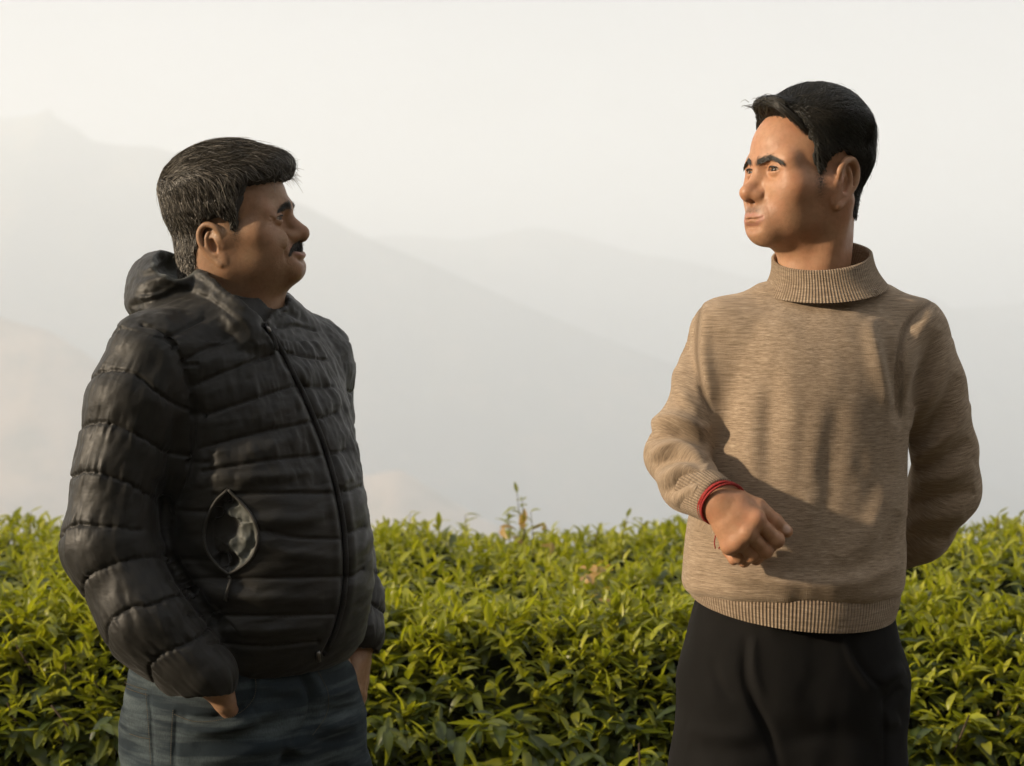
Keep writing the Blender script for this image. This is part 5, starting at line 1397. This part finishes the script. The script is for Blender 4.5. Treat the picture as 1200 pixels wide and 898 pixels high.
# leaf list: position, direction, roll, size, tint (0 dark, for old leaves and painted front shade .. 1 fresh yellow-green, 2 = withered)
Ls = []
def shoot(P, up, n, size, tint, spread):
    a0 = rh.uniform(0, 6.28)
    for k in range(n):
        a = a0 + 2.4 * k; el = R(rh.uniform(*spread))
        hz_ = math.cos(el); d = np.array((hz_ * math.cos(a), hz_ * math.sin(a), math.sin(el)))
        d = d + 0.5 * (up - V3(0, 0, 1)); d /= np.linalg.norm(d)
        Ls.append((P - up * (0.012 * (n - 1 - k)) + rh.normal(0, 0.004, 3), d, rh.uniform(-0.5, 0.5), size * rh.uniform(0.7, 1.25) * (1.0 - 0.09 * k), tint + rh.normal(0, 0.16)))
N_TOP = 12000
xs = rh.uniform(X0, X1, N_TOP); ys = Y0 + np.where(rh.random(N_TOP) < 0.42, 0.55 * rh.random(N_TOP), (Y1 - Y0) * rh.random(N_TOP))
zs = hedge_top(xs, ys)
eps = 0.02
gx_ = (hedge_top(xs + eps, ys) - zs) / eps; gy_ = (hedge_top(xs, ys + eps) - zs) / eps
for i in range(N_TOP):
    up = np.array((-gx_[i], -gy_[i], 1.0)) * np.array((0.6, 0.6, 1)); up /= np.linalg.norm(up)
    steep = 1 - up[2]
    flat = min(1.0, max(0.0, 1 - 5.5 * steep))
    fresh = rh.random() < 0.16 + 0.50 * flat
    if fresh:                                        # upright young shoot standing above the rest
        shoot(V3(xs[i], ys[i], zs[i] + rh.uniform(-0.01, 0.035)), up, rh.integers(3, 6), rh.uniform(0.034, 0.060), rh.uniform(0.62, 1.05), (32, 80))
    else:                                            # mature leaves spread out underneath
        shoot(V3(xs[i], ys[i], zs[i] - rh.random() * 0.06 + 0.01), up, rh.integers(3, 5), rh.uniform(0.050, 0.080), rh.uniform(-0.05, 0.30), (-15, 40))
# front face, below the clipped crown
N_FR = 2100
for i in range(N_FR):
    x = rh.uniform(X0, X1); z = rh.random() ** 0.8 * 0.60
    bulge = 0.10 * vnoise(np.array([[x * 2.2, z * 2.6]]), 9)[0] + 0.05 * vnoise(np.array([[x * 6, z * 6]]), 3)[0]
    y = Y0 + 0.05 + 0.20 * max(0, (0.5 - z)) * 0.6 + bulge * 0.8 + 0.10 * rh.random() ** 1.5 - 0.02
    up = V3(rh.normal(0, 0.25), -0.75, 0.55); up /= np.linalg.norm(up)
    fresh = rh.random() < 0.06 + 0.14 * z + 0.25 * (x > 0.9)  # dark tints paint in the front's shade, fresh ones the lit right end
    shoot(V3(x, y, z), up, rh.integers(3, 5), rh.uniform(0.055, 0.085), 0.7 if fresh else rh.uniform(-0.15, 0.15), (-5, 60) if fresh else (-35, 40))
# taller shoots that the shears missed
tall = []
for px_, py_, Y_ in ((606, 578, 5.2), (612, 586, 5.1), (596, 598, 5.2), (622, 600, 5.0), (735, 606, 5.2), (752, 610, 5.3), (130, 590, 5.2), (36, 600, 5.1), (480, 602, 5.2), (700, 622, 4.9), (1170, 602, 5.0), (1195, 606, 5.1), (545, 604, 5.3), (800, 612, 5.2)):
    tip = at(px_, py_, Y_); z0_ = hedge_top(np.array([tip[0]]), np.array([tip[1]]))[0] - 0.05
    base = V3(tip[0] + rh.normal(0, 0.01), tip[1], z0_); tall.append((base, tip))
    nn = max(3, int((tip[2] - z0_) / 0.022))
    for k in range(nn):
        P = base + (tip - base) * ((k + 1) / nn); a = rh.uniform(0, 6.28); el = R(rh.uniform(10, 60))
        Ls.append((P, np.array((math.cos(a) * math.cos(el), math.sin(a) * math.cos(el), math.sin(el))), 0.0, rh.uniform(0.03, 0.05), rh.uniform(0.4, 1.0)))
for px_, py_, Y_ in ((690, 668, 4.2), (706, 674, 4.15), (700, 690, 4.0), (716, 664, 4.3), (728, 700, 4.0), (640, 640, 4.6), (590, 622, 5.0), (632, 622, 5.0), (612, 618, 5.0), (722, 712, 3.9), (1005, 800, 3.7)):
    for k in range(3): Ls.append((at(px_ + rh.normal(0, 4), py_ + rh.normal(0, 4), Y_), rh.normal(0, 1, 3) * V3(1, 1, 0.5) + V3(0, -0.3, 0.3), rh.uniform(-1, 1), rh.uniform(0.035, 0.055), 2.0))
Pn_ = np.array([l[0] for l in Ls]); Dn_ = np.array([l[1] for l in Ls]); Dn_ /= np.linalg.norm(Dn_, axis=1, keepdims=True)
Rl = np.array([l[2] for l in Ls]); Sz = np.array([l[3] for l in Ls]); Tn = np.array([l[4] for l in Ls]); Tn = np.where(Tn > 1.5, 2.0, np.clip(Tn, 0, 1))
side_ = np.cross(Dn_, (0, 0, 1.0)); side_ /= np.linalg.norm(side_, axis=1, keepdims=True) + 1e-9
nrm_ = np.cross(side_, Dn_)
cr_, sr_ = np.cos(Rl)[:, None], np.sin(Rl)[:, None]
side_, nrm_ = side_ * cr_ + nrm_ * sr_, nrm_ * cr_ - side_ * sr_
var = rh.integers(0, len(variants), len(Ls)); rnd_l = rh.random(len(Ls))
ml = NT('tea_leaf')
tint = ml.attr('tint'); lr = ml.attr('lrnd'); nl_ = ml.noise(ml.coord('Object', (60, 60, 60)), 1, 3)
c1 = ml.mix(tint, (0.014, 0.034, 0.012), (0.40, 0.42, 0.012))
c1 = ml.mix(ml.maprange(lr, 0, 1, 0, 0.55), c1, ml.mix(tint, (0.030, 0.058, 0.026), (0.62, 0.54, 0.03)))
c1 = ml.mix(ml.maprange(nl_, 0.4, 0.7, 0, 0.2), c1, (0.07, 0.11, 0.010))
c1 = ml.mix(ml.maprange(tint, 1.4, 1.6, 0, 1), c1, (0.50, 0.27, 0.09))
c1 = ml.mix(ml.math('MULTIPLY', ml.attr('rib'), 0.35), c1, (0.20, 0.24, 0.07))
ml.col(c1); ml.p(Roughness=0.38, Specular_IOR_Level=0.5)
tr_ = ml.node('BsdfTranslucent'); ml.link(ml.mix(0.5, c1, (0.60, 0.62, 0.006)), tr_.inputs['Color'])
mx_ = ml.node('MixShader'); mx_.inputs[0].default_value = 0.42
ml.link(ml.b.outputs[0], mx_.inputs[1]); ml.link(tr_.outputs[0], mx_.inputs[2]); ml.link(mx_.outputs[0], ml.n['Material Output'].inputs['Surface'])
rib_attr = np.array([1.0 if i % 3 == 1 else 0.0 for i in range(len(variants[0][0]))])
# the 300 leaves that show largest become leaves of their own
u_l, v_l = to_px(Pn_ + Dn_ * (Sz * 0.5)[:, None])
face_ = np.abs(np.einsum('ij,ij->i', nrm_, -(Pn_ - V3(0, 0, CAM_Z)) / np.linalg.norm(Pn_ - V3(0, 0, CAM_Z), axis=1, keepdims=True)))
vis = (u_l > 4) & (u_l < 1196) & (v_l < 892) & (v_l > 560) & ~((u_l > 70) & (u_l < 445)) & ~((u_l > 795) & (u_l < 1066))
cell_ = np.round(u_l / 9).astype(int) * 1000 + np.round(v_l / 9).astype(int)
order = np.argsort(Pn_[:, 1]); first = np.zeros(len(Ls), bool); seen_ = set()
for i in order:
    if vis[i] and cell_[i] not in seen_: seen_.add(cell_[i]); first[i] = True
score = np.where(first, Sz / Pn_[:, 1] * (0.35 + face_), -1)
pick = np.argsort(-score)[:300]; is_pick = np.zeros(len(Ls), bool); is_pick[pick] = True
proto = {}
def leaf_proto(vi, ti):
    if (vi, ti) not in proto:
        V, F = variants[vi]; n = len(V)
        me = mesh_obj('leaf', V, F, ml.m, attrs={'tint': np.full(n, (0.05, 0.30, 0.6, 0.9, 2.0)[ti]), 'lrnd': np.full(n, (vi * 0.23) % 1), 'rib': rib_attr})
        proto[(vi, ti)] = me.data; bpy.data.objects.remove(me)
    return proto[(vi, ti)]
for i in pick:
    ti = 4 if Tn[i] > 1.5 else int(np.argmin(np.abs(np.array((0.05, 0.30, 0.6, 0.9)) - Tn[i])))
    o = bpy.data.objects.new('leaf', leaf_proto(int(var[i]), ti)); COL.objects.link(o); o.parent = hedge
    M = np.eye(4); M[:3, 0], M[:3, 1], M[:3, 2], M[:3, 3] = side_[i] * Sz[i], Dn_[i] * Sz[i], nrm_[i] * Sz[i], Pn_[i] - HO
    o.matrix_local = Matrix(M.tolist())
VV, FF, T_, R_, B_, k_ = [], [], [], [], [], 0
for vi, (V, F) in enumerate(variants):
    idx = np.nonzero((var == vi) & ~is_pick)[0]; n = len(V)
    W = Pn_[idx, None] + Sz[idx, None, None] * (V[None, :, 0, None] * side_[idx, None] + V[None, :, 1, None] * Dn_[idx, None] + V[None, :, 2, None] * nrm_[idx, None])
    VV.append(W.reshape(-1, 3) - HO); FF.append((F[None] + (np.arange(len(idx)) * n)[:, None, None]).reshape(-1, 4) + k_); k_ += len(idx) * n
    T_.append(np.repeat(Tn[idx], n)); R_.append(np.repeat(rnd_l[idx], n)); B_.append(np.tile(rib_attr, len(idx)))
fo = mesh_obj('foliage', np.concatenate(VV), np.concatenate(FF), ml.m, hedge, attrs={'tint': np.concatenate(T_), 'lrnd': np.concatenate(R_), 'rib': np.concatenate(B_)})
tag(fo, kind='stuff')
# woody twigs and a dark sheet standing in for the shade inside the hedge
mw = NT('tea_wood'); mw.col(mw.ramp(mw.noise(mw.coord('Object'), 40, 4), [(0.35, (0.045, 0.030, 0.018)), (0.65, (0.11, 0.075, 0.045))])); mw.p(Roughness=0.9)
tw_ = MB()
for i in range(420):
    x = rh.uniform(X0, X1); y = rh.uniform(Y0 + 0.02, Y0 + 0.5) if i < 300 else rh.uniform(Y0, Y1)
    zt = hedge_top(np.array([x]), np.array([y]))[0]
    b = V3(x + rh.normal(0, 0.06), y + 0.10 + rh.normal(0, 0.05), rh.uniform(0.0, 0.35)); t = V3(x + rh.normal(0, 0.08), y - 0.06 + rh.normal(0, 0.05), min(zt - 0.02, b[2] + rh.uniform(0.25, 0.5)))
    m_ = (b + t) / 2 + rh.normal(0, 0.03, 3)
    tw_.add(*tube_mesh(curve([b, m_, t], 6), np.linspace(0.006, 0.0018, len(curve([b, m_, t], 6))), 4))
for b, t in tall: tw_.add(*tube_mesh(np.array([b, (b + t) / 2 + rh.normal(0, 0.006, 3), t]), np.array([0.003, 0.002, 0.001]), 4))
two = tw_.build('twigs', mw.m, hedge); two.data.transform(Matrix.Translation(-Vector(HO))); tag(two, kind='stuff')
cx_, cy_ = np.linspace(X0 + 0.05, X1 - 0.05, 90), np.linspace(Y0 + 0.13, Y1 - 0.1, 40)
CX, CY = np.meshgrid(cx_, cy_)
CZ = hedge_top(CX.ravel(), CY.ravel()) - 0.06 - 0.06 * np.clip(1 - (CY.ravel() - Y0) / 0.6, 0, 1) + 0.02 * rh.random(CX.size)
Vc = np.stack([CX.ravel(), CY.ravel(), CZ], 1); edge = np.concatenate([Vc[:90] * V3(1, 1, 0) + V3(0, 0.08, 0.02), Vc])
mk = NT('hedge_inner_shade'); mk.col(mk.ramp(mk.noise(mk.coord('Object', (30, 30, 30)), 1, 4), [(0.4, (0.012, 0.014, 0.006)), (0.7, (0.028, 0.034, 0.012))])); mk.p(Roughness=1.0, Specular_IOR_Level=0.0)
co = mesh_obj('shade_core', edge - HO, grid_faces(90, 41), mk.m, hedge)  # near-black filler sheet, painted as the shade between the leaves
